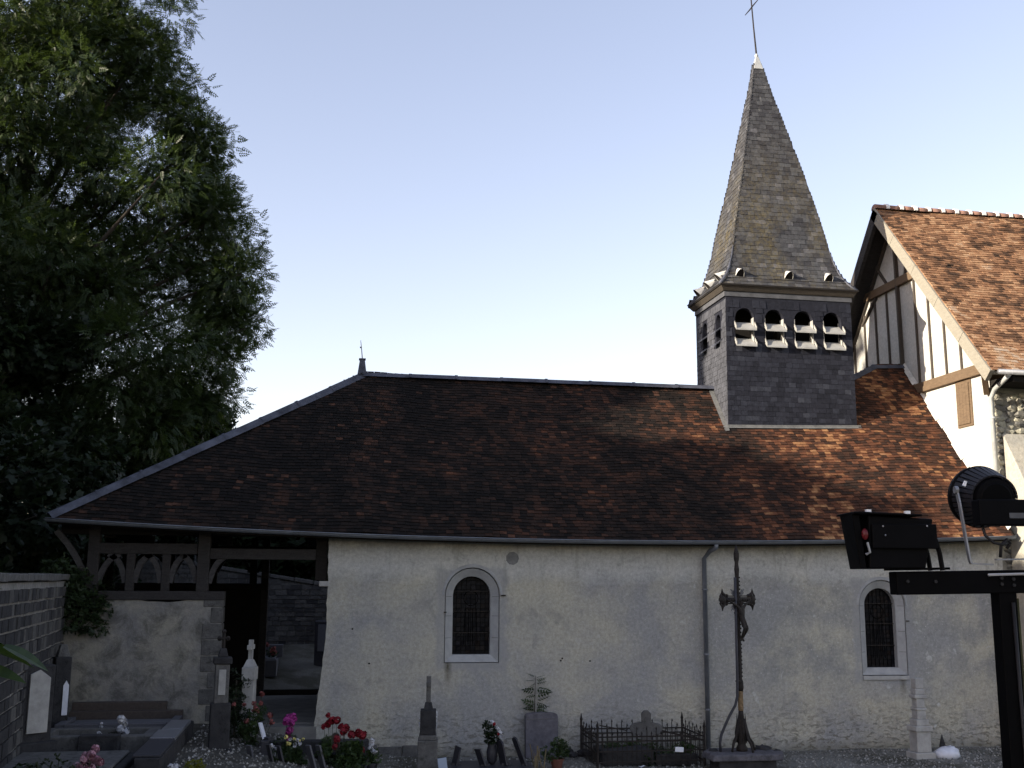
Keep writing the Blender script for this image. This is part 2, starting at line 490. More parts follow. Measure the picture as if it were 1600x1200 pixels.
class MB:
    """collects simple shapes into one mesh"""
    def __init__(s):
        s.v = []; s.f = []

    def add(s, vs, fs):
        k = len(s.v)
        s.v += [tuple(v) for v in vs]
        s.f += [tuple(i + k for i in f) for f in fs]
        return s

    def box(s, c, d, rot=None, taper=(1, 1)):
        x, y, z = d[0] / 2, d[1] / 2, d[2] / 2
        tx, ty = taper
        vs = [Vector(p) for p in ((-x, -y, -z), (x, -y, -z), (x, y, -z), (-x, y, -z), (-x * tx, -y * ty, z), (x * tx, -y * ty, z), (x * tx, y * ty, z), (-x * tx, y * ty, z))]
        if rot is not None:
            vs = [rot @ v for v in vs]
        c = Vector(c)
        return s.add([v + c for v in vs], [(0, 3, 2, 1), (4, 5, 6, 7), (0, 1, 5, 4), (1, 2, 6, 5), (2, 3, 7, 6), (3, 0, 4, 7)])

    def b2(s, a, b):
        return s.box([(p + q) / 2 for p, q in zip(a, b)], [abs(q - p) for p, q in zip(a, b)])

    def bar(s, a, b, w, h, up=(0, 0, 1)):
        a, b = Vector(a), Vector(b)
        d = b - a
        z = d.normalized()
        x = Vector(up).cross(z)
        if x.length < 1e-4: x = Vector((1, 0, 0)).cross(z)
        x.normalize()
        y = z.cross(x)
        m = Matrix((x, y, z)).transposed()
        return s.box((a + b) / 2, (w, h, d.length), m)

    def tube(s, pts, r, n=8, caps=True):
        pts = [Vector(p) for p in pts]
        rs = r if isinstance(r, (list, tuple)) else [r] * len(pts)
        rings = []
        ref = None
        for i, p in enumerate(pts):
            t = (pts[min(i + 1, len(pts) - 1)] - pts[max(i - 1, 0)]).normalized()
            if ref is None:
                ref = Vector((0, 0, 1)) if abs(t.z) < 0.9 else Vector((1, 0, 0))
            x = ref.cross(t)
            if x.length < 1e-4: x = Vector((0, 1, 0)).cross(t)
            x.normalize()
            y = t.cross(x)
            ref = y.cross(t) * -1 if False else y
            rings.append([p + (x * cos(2 * pi * j / n) + y * sin(2 * pi * j / n)) * rs[i] for j in range(n)])
            ref = y
        vs = [v for q in rings for v in q]
        fs = []
        for i in range(len(pts) - 1):
            for j in range(n):
                a, b = i * n + j, i * n + (j + 1) % n
                fs.append((a, b, b + n, a + n))
        if caps:
            fs.append(tuple(range(n - 1, -1, -1)))
            fs.append(tuple((len(pts) - 1) * n + j for j in range(n)))
        return s.add(vs, fs)

    def lathe(s, prof, c=(0, 0, 0), n=16, rot=None):
        vs = []
        for r, z in prof:
            for j in range(n):
                v = Vector((r * cos(2 * pi * j / n), r * sin(2 * pi * j / n), z))
                if rot is not None: v = rot @ v
                vs.append(v + Vector(c))
        fs = []
        for i in range(len(prof) - 1):
            for j in range(n):
                a, b = i * n + j, i * n + (j + 1) % n
                fs.append((a, b, b + n, a + n))
        fs.append(tuple(range(n - 1, -1, -1)))
        fs.append(tuple((len(prof) - 1) * n + j for j in range(n)))
        return s.add(vs, fs)

    def prism(s, poly, f0, f1):
        """poly of 2D points, f0/f1 map (u,v) to the two end faces"""
        n = len(poly)
        vs = [f0(*p) for p in poly] + [f1(*p) for p in poly]
        fs = [tuple(range(n)), tuple(range(2 * n - 1, n - 1, -1))]
        for i in range(n):
            j = (i + 1) % n
            fs.append((i, i + n, j + n, j))
        return s.add(vs, fs)

    def blob(s, c, r, n=6, m=4, squash=(1, 1, 1), jit=0.15):
        vs = []
        fs = []
        c = Vector(c)
        for i in range(m + 1):
            th = pi * i / m
            for j in range(n):
                ph = 2 * pi * j / n
                k = r * (1 + R.uniform(-jit, jit))
                vs.append(c + Vector((k * sin(th) * cos(ph) * squash[0], k * sin(th) * sin(ph) * squash[1], k * cos(th) * squash[2])))
        for i in range(m):
            for j in range(n):
                a, b = i * n + j, i * n + (j + 1) % n
                fs.append((a, a + n, b + n, b))
        return s.add(vs, fs)

    def mesh(s, name):
        me = bpy.data.meshes.new(name)
        me.from_pydata(s.v, [], s.f)
        me.update()
        return me

    def build(s, name, mat, parent=None, bevel=0.0, smooth=False, kind=None, fix=True, seg=2):
        me = s.mesh(name)
        if fix:
            bm = bmesh.new(); bm.from_mesh(me)
            bmesh.ops.recalc_face_normals(bm, faces=bm.faces)
            bm.to_mesh(me); bm.free()
        o = link(name, me, mat, parent, kind)
        if smooth:
            me.polygons.foreach_set('use_smooth', [True] * len(me.polygons))
        if bevel:
            b = o.modifiers.new('bevel', 'BEVEL')
            b.width = bevel; b.segments = seg; b.limit_method = 'ANGLE'; b.angle_limit = radians(40)
        return o


def np_mesh(name, V, F, rnd=None, flat=True):
    """V (n,3) float, F (m,k) int with constant k, rnd per face"""
    me = bpy.data.meshes.new(name)
    n, (m, k) = len(V), F.shape
    me.vertices.add(n)
    me.vertices.foreach_set('co', np.ascontiguousarray(V, dtype=np.float32).ravel())
    me.loops.add(m * k)
    me.loops.foreach_set('vertex_index', np.ascontiguousarray(F, dtype=np.int32).ravel())
    me.polygons.add(m)
    me.polygons.foreach_set('loop_start', np.arange(0, m * k, k, dtype=np.int32))
    if rnd is not None:
        a = me.attributes.new('rnd', 'FLOAT', 'FACE')
        a.data.foreach_set('value', np.ascontiguousarray(rnd, dtype=np.float32))
    if flat:
        sf = me.attributes.new('sharp_face', 'BOOLEAN', 'FACE')
        sf.data.foreach_set('value', np.ones(m, dtype=bool))
    me.update(calc_edges=True)
    return me


def rnd_attr(me, vals=None):
    a = me.attributes.new('rnd', 'FLOAT', 'FACE')
    n = len(me.polygons)
    a.data.foreach_set('value', vals if vals is not None else [R.random() for _ in range(n)])


def nrm(a):
    return a / np.maximum(np.linalg.norm(a, axis=-1, keepdims=True), 1e-9)


# thin overlapping pieces (tiles, slates): each is a small wedge, butt end proud
UNITF = np.array([(4, 5, 6, 7), (0, 1, 5, 4), (1, 2, 6, 5), (3, 0, 4, 7), (2, 3, 7, 6)])


def piece_frames(rows, w, expo, jit=0.5, lift=0.0):
    """rows: (s0, s1, f, up, nrm). returns list of (centre_of_butt, u, up, n, width)"""
    out = []
    for i, (s0, s1, f, up, n) in enumerate(rows):
        off = (0.5 * w if i % 2 else 0.0) + R.uniform(-0.15, 0.15) * w
        s = s0 - off
        up = Vector(up); n = Vector(n)
        while s < s1:
            ww = w * R.uniform(0.94, 1.06)
            a, b = max(s, s0), min(s + ww, s1)
            s += ww
            if b - a < 0.03: continue
            pa, pb = Vector(f(a)), Vector(f(b))
            u = (pb - pa)
            L = u.length
            u.normalize()
            # small turn and lift of each piece
            ang = R.gauss(0, 0.012) * jit
            u2 = (u + up * ang).normalized()
            n2 = u2.cross(up).normalized()
            if n2.dot(n) < 0: n2 = -n2
            up2 = n2.cross(u2).normalized()
            if up2.dot(up) < 0: up2 = -up2
            c = (pa + pb) / 2 + n2 * (lift + R.uniform(0, 0.006) * jit) - up2 * R.gauss(0, 0.004) * jit
            out.append((c, u2, up2, n2, L))
    return out


def pieces_mesh(name, fr, length, thick, gap):
    V = np.zeros((len(fr), 8, 3))
    for i, (c, u, up, n, L) in enumerate(fr):
        hw = (L - gap) / 2
        top = length
        q = []
        for nn in (0.0, thick):
            q.append(c - u * hw + n * (nn + thick * 0.6))
            q.append(c + u * hw + n * (nn + thick * 0.6))
            q.append(c + u * hw + up * top + n * (nn - thick * 0.9))
            q.append(c - u * hw + up * top + n * (nn - thick * 0.9))
        V[i] = [tuple(p) for p in q]
    F = (np.arange(len(fr))[:, None, None] * 8 + UNITF[None]).reshape(-1, 4)
    rn = np.repeat(NR.random(len(fr)), len(UNITF))
    return np_mesh(name, V.reshape(-1, 3), F, rn)


def unit_piece(name, thick_ratio):
    """unit tile: width 1, length 1, thickness 1 in its own axes (scaled per object)"""
    V = []
    for nn in (0.0, 1.0):
        V += [(-.5, 0, nn + .6), (.5, 0, nn + .6), (.5, 1, nn - .9), (-.5, 1, nn - .9)]
    me = bpy.data.meshes.new(name)
    me.from_pydata(V, [], [tuple(int(x) for x in f) for f in UNITF])
    return me


CAM = Vector((0, -21, 3.3))


def lay(name, rows, w, expo, length, thick, gap, mat, matp, parent, nparts=300, jit=1.0, keep=None):
    fr = piece_frames(rows, w, expo, jit)
    if keep: fr = [q for q in fr if keep(q)]
    if nparts:
        size = [-(q[4] * abs((CAM - q[0]).normalized().dot(q[3]))) / (CAM - q[0]).length if in_view(q[0]) else 0 for q in fr]
        idx = sorted(range(len(fr)), key=lambda i: size[i])[:nparts]
    else:
        idx = []
    sel = set(idx)
    me = unit_piece(name, 1)
    me.materials.append(matp)
    for i in idx:
        c, u, up, n, L = fr[i]
        o = bpy.data.objects.new(name, me)
        COL.objects.link(o)
        o.parent = parent
        o.matrix_basis = Matrix.Translation(c) @ Matrix((u * (L - gap), up * length, n * thick)).transposed().to_4x4()
    rest = [q for i, q in enumerate(fr) if i not in sel]
    if rest:
        link(name + '_field', pieces_mesh(name + '_field', rest, length, thick, gap), mat, parent, 'stuff')


CAMI = camo.matrix_world.inverted()


def in_view(p):
    q = CAMI @ Vector(p)
    if q.z > -0.1: return False
    x, y = q.x / -q.z * 1690 / 800, q.y / -q.z * 1690 / 600
    return abs(x) < 0.985 and abs(y) < 0.985


def holes_wall(u0, u1, v0, v1, holes, mp, n=10):
    """a flat wall with arched holes. holes: (cu, w, vbot, vspring[, rise]); mp(u, v) -> 3D. returns MB and hole outlines"""
    mb = MB()
    outs = []
    cur = u0
    for (cu, w, vb, vs, rise) in sorted(holes):
        a, b = cu - w / 2 - 0.04, cu + w / 2 + 0.04
        top = vs + rise + 0.04
        bot = vb - 0.04
        mb.add([mp(cur, v0), mp(a, v0), mp(a, v1), mp(cur, v1)], [(0, 1, 2, 3)])
        mb.add([mp(a, v0), mp(b, v0), mp(b, bot), mp(a, bot)], [(0, 1, 2, 3)])
        mb.add([mp(a, top), mp(b, top), mp(b, v1), mp(a, v1)], [(0, 1, 2, 3)])
        ol = [(cu - w / 2, vb), (cu + w / 2, vb)]
        ol += [(cu + w / 2 * cos(pi * k / n), vs + rise * sin(pi * k / n)) for k in range(n + 1)]
        rect = []
        cv = (vb + vs) / 2
        for (pu, pv) in ol:
            if (pu, pv) == (cu - w / 2, vb): rect.append((a, bot)); continue
            if (pu, pv) == (cu + w / 2, vb): rect.append((b, bot)); continue
            if pv <= vs + 1e-6:
                rect.append((a if pu < cu else b, pv)); continue
            ang = atan2((pv - vs) / max(rise, 1e-6), (pu - cu) / (w / 2))
            du, dv = cos(ang), sin(ang)
            k = min(((b - cu) / abs(du)) if abs(du) > 1e-6 else 1e9, (top - vs) / dv if dv > 1e-6 else 1e9)
            rect.append((cu + du * k, vs + dv * k))
        # corners need extra points
        m = len(ol)
        for i in range(m):
            j = (i + 1) % m
            A, B = ol[i], ol[j]
            C, D = rect[j], rect[i]
            poly = [A, B, C]
            if abs(C[0] - D[0]) > 1e-6 and abs(C[1] - D[1]) > 1e-6:
                poly.append((b if (C[0] + D[0]) / 2 > cu else a, top))
            poly.append(D)
            mb.add([mp(*p) for p in poly], [tuple(range(len(poly)))])
        outs.append(ol)
        cur = b
    mb.add([mp(cur, v0), mp(u1, v0), mp(u1, v1), mp(cur, v1)], [(0, 1, 2, 3)])
    return mb, outs


def strip(mb, la, lb, closed=True):
    n = len(la)
    vs = list(la) + list(lb)
    fs = []
    for i in range(n if closed else n - 1):
        j = (i + 1) % n
        fs.append((i, j, j + n, i + n))
    mb.add(vs, fs)


# ------------------------------------------------------------------ ground
def zg(x, y=0.0):
    t = min(max((2.5 - x) / 5, 0), 1)
    z = 0.7 * t * t * (3 - 2 * t)
    if y > 5.6:
        k = min((y - 5.6) / 6.4, 1)
        tgt = 1.4
        z = z + (tgt - z) * k * k * (3 - 2 * k) if k < 1 else tgt
    if y < -9:
        k = min((-9 - y) / 4, 1)
        z *= 1 - k
    return z


gx = [-700, -300, -120, -60, -30, -20] + list(np.arange(-15, 22.1, 0.5)) + [30, 50, 120, 300, 700]
gy = [-700, -300, -100, -50, -30] + list(np.arange(-24, 20.1, 0.5)) + [30, 60, 120, 300, 700]
V = np.array([(x, y, zg(x, y) + (0.015 * sin(3.1 * x + 1.7 * y) if -15 < x < 20 and -20 < y < 20 else 0) - (0.02 if False else 0)) for y in gy for x in gx])
nx, ny = len(gx), len(gy)
F = np.array([(j * nx + i, j * nx + i + 1, (j + 1) * nx + i + 1, (j + 1) * nx + i) for j in range(ny - 1) for i in range(nx - 1)])
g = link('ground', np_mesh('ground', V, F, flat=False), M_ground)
tag(g, 'pale gravel and earth of the churchyard ground', 'ground', kind='structure')

# gravel stones in the strip in front of the church
ns = 9000
gxs = 14.5 - 16.5 * NR.random(ns) ** 1.25; gys = NR.uniform(-4.6, -0.12, ns)
sz = NR.uniform(0.012, 0.032, ns)
tet = np.array([(1, 0, -.3), (-.6, .9, -.3), (-.5, -.9, -.3), (0.1, .1, .8)])
ang = NR.uniform(0, 2 * pi, ns)
ca, sa = np.cos(ang), np.sin(ang)
P = tet[None] * sz[:, None, None]
V = np.stack([P[..., 0] * ca[:, None] - P[..., 1] * sa[:, None], P[..., 0] * sa[:, None] + P[..., 1] * ca[:, None], P[..., 2]], -1)
V += np.stack([gxs, gys, np.array([zg(a) + 0.012 for a in gxs])], -1)[:, None]
F = (np.arange(ns)[:, None, None] * 4 + np.array([(0, 1, 3), (1, 2, 3), (2, 0, 3)])[None]).reshape(-1, 3)
o = link('gravel', np_mesh('gravel', V.reshape(-1, 3), F, np.repeat(NR.random(ns), 3)), M_gravel, kind='stuff')
tag(o, 'loose pale gravel along the foot of the church wall', 'gravel')

# ------------------------------------------------------------------ church
church = empty('church', (0, 0, 0), 0, 'small village church with slate spire, long dark tiled roof and timber porch', 'church')
TA = tan(radians(48)); CA, SA = cos(radians(48)), sin(radians(48))
EX = [-4.79, -2.35, 0.13, 4.2, 7.4, 10.1, 12.64, 14.3]
EZ = [4.33, 4.21, 4.13, 4.08, 4.07, 4.12, 4.21, 4.27]
_cz = np.polyfit(EX, EZ, 3)


def ze(x): return float(np.polyval(_cz, x))
def zroof(x, y): return ze(x) + TA * (y + 0.45)


# --- south wall with two windows


def wallmap(u, v):
    # battered left corner
    if u < 0.2:
        u = 0.13 - 0.15 * min(max((2.2 - v) / 1.6, 0), 1) if u <= 0.001 else u
    return (u, 0.0, v)


wm = MB()
prev = 0.0
# left edge built as a jagged strip
edge = []
zz = -0.4
while zz < 4.1:
    edge.append(zz); zz += R.uniform(0.08, 0.16)
edge.append(4.1)
le = [(0.13 - 0.15 * min(max((2.2 - z) / 1.6, 0), 1) + R.uniform(-0.012, 0.012), z) for z in edge]
for i in range(len(le) - 1):
    (a, z0), (b, z1) = le[i], le[i + 1]
    wm.add([(a, 0, z0), (0.3, 0, z0), (0.3, 0, z1), (b, 0, z1)], [(0, 1, 2, 3)])
    wm.add([(a, 0, z0), (b, 0, z1), (b + 0.02, 0.55, z1), (a + 0.02, 0.55, z0)], [(0, 1, 2, 3)])
body, outs = holes_wall(0.3, 14.15, -0.4, 4.1, [(w[0], w[1] + 0.03, w[2] - 0.015, w[3], w[4] + 0.015) for w in WIN], lambda u, v: (u, 0.0, v), 14)
wm.add(body.v, body.f)
# wall head up to the eaves
xs = list(np.linspace(0.13, 14.15, 40))
strip(wm, [(x, 0, 4.1) for x in xs], [(x, 0, max(4.11, ze(x) + 0.18)) for x in xs], False)
for ol in outs:   # the joint round each frame is a real gap
    strip(wm, [(u, 0, v) for u, v in ol], [(u, 0.35, v) for u, v in ol])
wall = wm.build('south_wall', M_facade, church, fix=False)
# masses behind
mb = MB().b2((0.25, 0.36, -0.4), (2.2, 0.55, 4.2)).b2((3.6, 0.36, -0.4), (10.7, 0.55, 4.2)).b2((12.0, 0.36, -0.4), (14.1, 0.55, 4.2))
mb.b2((2.2, 0.5, -0.4), (3.6, 0.55, 4.2)).b2((10.7, 0.5, -0.4), (12.0, 0.55, 4.2))
mb.b2((0.3, 5.1, -0.4), (14.1, 5.6, 4.25))
mb.b2((0.2, 0.56, -0.4), (0.5, 5.09, 4.6))
mb.build('inner_wall', M_dark, church)
MB().b2((-0.03, -0.02, 3.13), (0.16, 0.2, 3.23)).build('corbel_stone', M_palest, church, 0.015)
# dark plinth course at the left foot of the wall
pl = MB()
x = 0.0
while x < 1.9:
    L = R.uniform(0.25, 0.5)
    pl.b2((x, -0.05 - R.uniform(0, 0.03), zg(x) - 0.2), (x + L - 0.015, 0.0, 0.27 + R.uniform(-0.03, 0.02) - 0.03 * x))
    x += L
pl.build('plinth', M_oldst, church, 0.012)


def arch_pts(cu, w, vb, vs, rise, n=14):
    return [(cu - w / 2, vb), (cu + w / 2, vb)] + [(cu + w / 2 * cos(pi * k / n), vs + rise * sin(pi * k / n)) for k in range(n + 1)]


def window(cu, w, vb, vs, rise, sill):
    fr = MB()
    A = arch_pts(cu, w, vb, vs, rise)
    iw = w - 0.30
    B = arch_pts(cu, iw, vb + 0.135, vs, rise - 0.15)
    strip(fr, [(u, 0.012, v) for u, v in A], [(u, 0.10, v) for u, v in B])
    strip(fr, [(u, 0.10, v) for u, v in B], [(u, 0.26, v) for u, v in B])
    strip(fr, [(u, 0.30, v) for u, v in A], [(u, 0.012, v) for u, v in A])
    f = fr.build('window', M_frame, church, fix=False)
    # hood line proud of the plaster round the arch
    hd = MB()
    n = 14
    o1 = [(cu + (w / 2 + 0.025) * cos(pi * k / n), vs + (rise + 0.02) * sin(pi * k / n)) for k in range(n + 1)]
    o2 = [(cu + (w / 2 + 0.075) * cos(pi * k / n), vs + (rise + 0.085) * sin(pi * k / n)) for k in range(n + 1)]
    strip(hd, [(u, -0.004, v) for u, v in o2], [(u, -0.022, v) for u, v in o1], False)
    strip(hd, [(u, -0.022, v) for u, v in o1], [(u, 0.02, v) for u, v in o1], False)
    hd.build('hood_mould', M_frame, f)
    if sill:
        MB().b2((cu - w / 2 - 0.005, -0.03, vb - 0.10), (cu + w / 2 + 0.02, 0.05, vb - 0.02)).build('sill', M_palest, f, 0.012)
    jt = MB()
    for v in (vb + 0.45, vb + 0.86, vs - 0.02):
        for sg in (-1, 1):
            jt.add([(cu + sg * (w / 2 - 0.005), 0.0105, v - .004), (cu + sg * (iw / 2 + .005), 0.098, v - .004), (cu + sg * (iw / 2 + .005), 0.098, v + .004), (cu + sg * (w / 2 - 0.005), 0.0105, v + .004)], [(0, 1, 2, 3)])
    jt.build('stone_joint', M_dmortar, f, fix=False)
    # glazing: one panel of many small quarries, each at its own slight angle
    gl = MB(); rn = []
    L, Rr, b0, t0 = cu - iw / 2 - 0.01, cu + iw / 2 + 0.01, vb + 0.12, vs + rise - 0.14
    nyy = int((t0 - b0) / 0.085); nxx = int((Rr - L) / 0.085)
    for i in range(nyy):
        for j in range(nxx):
            u0, u1 = L + (Rr - L) * j / nxx, L + (Rr - L) * (j + 1) / nxx
            v0, v1 = b0 + (t0 - b0) * i / nyy, b0 + (t0 - b0) * (i + 1) / nyy
            d = [0.225 + R.uniform(-.004, .004) for _ in range(4)]
            gl.add([(u0, d[0], v0), (u1, d[1], v0), (u1, d[2], v1), (u0, d[3], v1)], [(0, 1, 2, 3)])
            rn.append(R.random())
    go = gl.build('glazing', M_glass, f, fix=False)
    rnd_attr(go.data, rn)
    ld = MB()
    for i in range(1, nyy, 1):
        v = b0 + (t0 - b0) * i / nyy
        ld.box((cu, 0.218, v), (iw, 0.008, 0.007))
    for j in range(1, nxx):
        u = L + (Rr - L) * j / nxx
        ld.box((u, 0.2175, (b0 + t0) / 2), (0.007, 0.008, t0 - b0))
    # figure and medallion of the lead pattern
    cz = (b0 + t0) / 2
    ring = [(cu + 0.14 * cos(a), 0.212, cz + 0.32 + 0.14 * sin(a)) for a in np.linspace(0, 2 * pi, 17)]
    ld.tube(ring, 0.006, 4, False)
    for k in (-0.12, -0.04, 0.04, 0.12):
        ld.tube([(cu + k * 1.1, 0.212, b0 + 0.2), (cu + k * 0.9, 0.212, cz + 0.12)], 0.006, 4)
    ld.build('lead_came', M_black, f)
    br = MB()
    for k in (0.28, 0.55, 0.8):
        br.box((cu, 0.19, b0 + (t0 - b0) * k), (iw, 0.014, 0.014))
    br.build('saddle_bar', M_iron, f)
    return f


window(*WIN[0], False)
window(*WIN[1], True)

# round repair patch, small holes and pins
MB().lathe([(0.13, 0), (0.125, 0.008)], (4.17 - 0.54 + 0.03, 0, 3.69), 9, Matrix.Rotation(pi / 2, 3, 'X')).build('plaster_patch', simple('grey_patch', (0.2, 0.2, 0.2), 0.95), church)
hp = MB()
for (u, v) in ((0.62, 2.35), (0.95, 1.72), (4.62, 1.75), (5.2, 1.74), (4.65, 1.79)):
    hp.lathe([(0.018, 0), (0.016, 0.01)], (u, -0.001, v), 7, Matrix.Rotation(pi / 2, 3, 'X'))
hp.build('putlog_hole', M_dark, church)
pn = MB()
for (u, v) in ((3.46, 2.98), (2.36, 2.66), (3.5, 2.98), (11.9, 2.5)):
    pn.box((u, -0.02, v), (0.05, 0.05, 0.02))
pn.build('iron_pin', M_iron, church)

# --- low roof
low = empty('low_roof'); low.parent = church
HX0, HX1 = -4.79, 0.75
S_R = 4.84


def wob(x, y): return 0.022 * sin(1.1 * x + 0.6) * sin(0.9 * y + 0.4) + 0.010 * sin(2.2 * x) + 0.010 * sin(2.9 * x + 1.7 * y) + 0.008 * sin(0.7 * x - 2.3 * y)


def ymax(x):
    if x < 8.98: return (7.70 - ze(x)) / TA - 0.45
    if x < 11.99: return 1.85
    return 2.9 + 0.5 * min((x - 12.13) / 1.2, 1)


def sheet(name, fn, us, vs, mat, parent, thick=None):
    V = np.array([fn(u, v) for v in vs for u in us])
    n, m = len(us), len(vs)
    F = np.array([(j * n + i, j * n + i + 1, (j + 1) * n + i + 1, (j + 1) * n + i) for j in range(m - 1) for i in range(n - 1)])
    me = np_mesh(name, V, F)
    rnd_attr(me)
    return link(name, me, mat, parent)


def hipx(y): return HX0 + (HX1 - HX0) * (y + 0.45) / (2.78 + 0.45)


def low_fn(u, v):
    # u 0..1 along, v 0..1 up
    y = -0.45 + v * 3.23
    x0 = hipx(y)
    x = x0 + (8.9 - x0) * u
    yy = -0.45 + v * (ymax(x) + 0.45)
    return (x, yy, zroof(x, yy) - 0.03)


sheet('roof_boarding', low_fn, np.linspace(0, 1, 30), np.linspace(0, 1, 12), M_dark, low)
sheet('roof_boarding', lambda u, v: (u, -0.45 + v * 2.5, zroof(u, -0.45 + v * 2.5) - 0.03), np.linspace(8.9, 12.0, 8), np.linspace(0, 1, 4), M_dark, low)
sheet('roof_boarding', lambda u, v: (u, -0.45 + v * (ymax(u) + 0.45), zroof(u, -0.45 + v * (ymax(u) + 0.45)) - 0.03), np.linspace(11.99, 14.2, 8), np.linspace(0, 1, 4), M_dark, low)
rows = []
EXPO = 0.086
k = 0
while True:
    s = k * EXPO
    y = -0.47 + s * CA
    if y > 3.4: break
    xs0 = hipx(y) + 0.02
    spans = []
    if y < 1.81:
        spans = [(xs0, 14.13)]
    else:
        if y < 2.76: spans.append((xs0, 8.87))
        spans.append((12.0, 14.13))
        if y > 2.9: spans = [(12.15 + max(0, (y - 2.9) / 0.5 * 1.2), 14.13)]
    f = (lambda yy: (lambda x: (x, yy, zroof(x, yy) + wob(x, yy))))(y)
    for a, b in spans:
        if b - a > 0.1:
            rows.append((a, b, f, (0, CA, SA), (0, -SA, CA)))
    k += 1
lay('tile', rows, 0.145, EXPO, EXPO * 1.9, 0.016, 0.006, M_low, M_lowp, low, 300, 1.3)
# rear slope, hip end
sheet('rear_slope', lambda u, v: ((HX0 + (HX1 - HX0) * v) * (1 - u) + 14.13 * u, 6.05 - v * 3.25, 4.3 + v * 3.4), np.linspace(0, 1, 12), np.linspace(0, 1, 6), M_low, low)
hr = []
k = 0
nh = sqrt((HX1 - HX0) ** 2 + 3.4 ** 2)
uph = Vector((HX1 - HX0, 0, 3.4)).normalized(); nhv = Vector((-3.4, 0, HX1 - HX0)).normalized()
while k * EXPO < nh - 0.1:
    t = k * EXPO / nh
    hr.append((-0.45 + 3.25 * t + 0.02, 6.05 - 3.25 * t - 0.02, (lambda tt: (lambda y: (HX0 + (HX1 - HX0) * tt, y, 4.33 + 3.4 * tt)))(t), uph, nhv))
    k += 1
lay('hip_tile', hr, 0.15, EXPO, EXPO * 1.75, 0.013, 0.005, M_low, M_lowp, low, 0)
MB().add([(HX0, -0.45, 4.3), (HX0, 6.05, 4.3), (HX1, 2.8, 7.67)], [(0, 1, 2)]).build('hip_boarding', M_dark, low, fix=False)


def roll_caps(name, a, b, n, wid, mat, parent, up):
    a, b = Vector(a), Vector(b)
    d = (b - a) / n
    for i in range(n):
        m = MB()
        p, q = a + d * i, a + d * (i + 1.02)
        ax = d.normalized()
        sd = ax.cross(Vector(up)).normalized()
        u2 = sd.cross(ax)
        pr = [(-wid, -0.075), (-wid * .55, -0.012), (-0.03, 0.022), (0.03, 0.022), (wid * .55, -0.012), (wid, -0.075)]
        off = u2 * (0.004 * (i % 2) + R.uniform(0, .004))
        m.add([p + sd * s + u2 * h + off for s, h in pr] + [q + sd * s + u2 * h + off for s, h in pr], [(j, j + 1, j + 7, j + 6) for j in range(5)])
        # standing seam
        m.add([q + sd * s * 1.03 + u2 * (h + 0.012) + off - ax * 0.03 for s, h in pr] + [q + sd * s * 1.03 + u2 * (h + 0.012) + off + ax * 0.03 for s, h in pr], [(j, j + 1, j + 7, j + 6) for j in range(5)])
        m.build(name, mat, parent, fix=False)


roll_caps('ridge_cap', (HX1, 2.78, 7.75), (9.0, 2.78, 7.75), 8, 0.13, M_lead, low, (0, 0, 1))
roll_caps('hip_cap', (HX0 - 0.04, -0.47, 4.38), (HX1, 2.78, 7.75), 8, 0.13, M_lead, low, (-0.5, -0.5, 0.7))
roll_caps('hip_cap', (HX0, 6.05, 4.38), (HX1, 2.78, 7.75), 8, 0.13, M_lead, low, (-0.5, 0.5, 0.7))
fn_ = empty('finial', (HX1 - 0.02, 2.78, 7.72)); fn_.parent = church
MB().box((0, 0, 0.17), (0.20, 0.20, 0.34), taper=(0.55, 0.55)).box((0, 0, 0.35), (0.15, 0.15, 0.03)).build('finial_base', M_lead, fn_, 0.008)
MB().tube([(0, 0, 0.35), (-0.02, 0, 0.55), (-0.05, 0, 0.78)], [0.012, 0.01, 0.006], 6).box((-0.045, 0, 0.62), (0.03, 0.03, 0.03)).build('finial_rod', M_iron, fn_)
# raised ridge east of the tower
roll_caps('ridge_cap', (12.14, 2.95, zroof(12.2, 2.95) + 0.02), (13.3, 3.42, zroof(13.3, 3.42) + 0.02), 2, 0.12, M_lead, low, (0, 0, 1))
roll_caps('ridge_cap', (13.3, 3.42, zroof(13.3, 3.42) + 0.02), (14.15, 3.42, zroof(14.15, 3.42) + 0.02), 2, 0.12, M_lead, low, (0, 0, 1))
# gutter along the eaves with brackets
gxs = np.linspace(-4.85, 14.1, 40)
gu = MB()
pr = [(-0.062 * cos(a), -0.062 * sin(a)) for a in np.linspace(0, pi, 7)]
for i in range(len(gxs) - 1):
    x0, x1 = gxs[i], gxs[i + 1]
    for (y0, z0), (y1, z1) in zip(pr[:-1], pr[1:]):
        gu.add([(x0, -0.55 + y0, ze(x0) - 0.03 + z0), (x1, -0.55 + y0, ze(x1) - 0.03 + z0), (x1, -0.55 + y1, ze(x1) - 0.03 + z1), (x0, -0.55 + y1, ze(x0) - 0.03 + z1)], [(0, 1, 2, 3)])
gu.tube([(x, -0.615, ze(x) - 0.028) for x in gxs], 0.012, 6)
gu.build('gutter', M_zinc, church, fix=False, smooth=True)
# eaves board and sprocket ends
eb = MB()
for i in range(len(gxs) - 1):
    x0, x1 = gxs[i], gxs[i + 1]
    eb.add([(x0, -0.44, ze(x0) - 0.12), (x1, -0.44, ze(x1) - 0.12), (x1, -0.44, ze(x1) - 0.02), (x0, -0.44, ze(x0) - 0.02)], [(0, 1, 2, 3)])
    if x0 > 0.2:
        eb.add([(x0, -0.44, ze(x0) - 0.12), (x1, -0.44, ze(x1) - 0.12), (x1, 0.0, ze(x1) - 0.02), (x0, 0.0, ze(x0) - 0.02)], [(0, 1, 2, 3)])
eb.build('eaves_board', M_dtimber, church, fix=False)
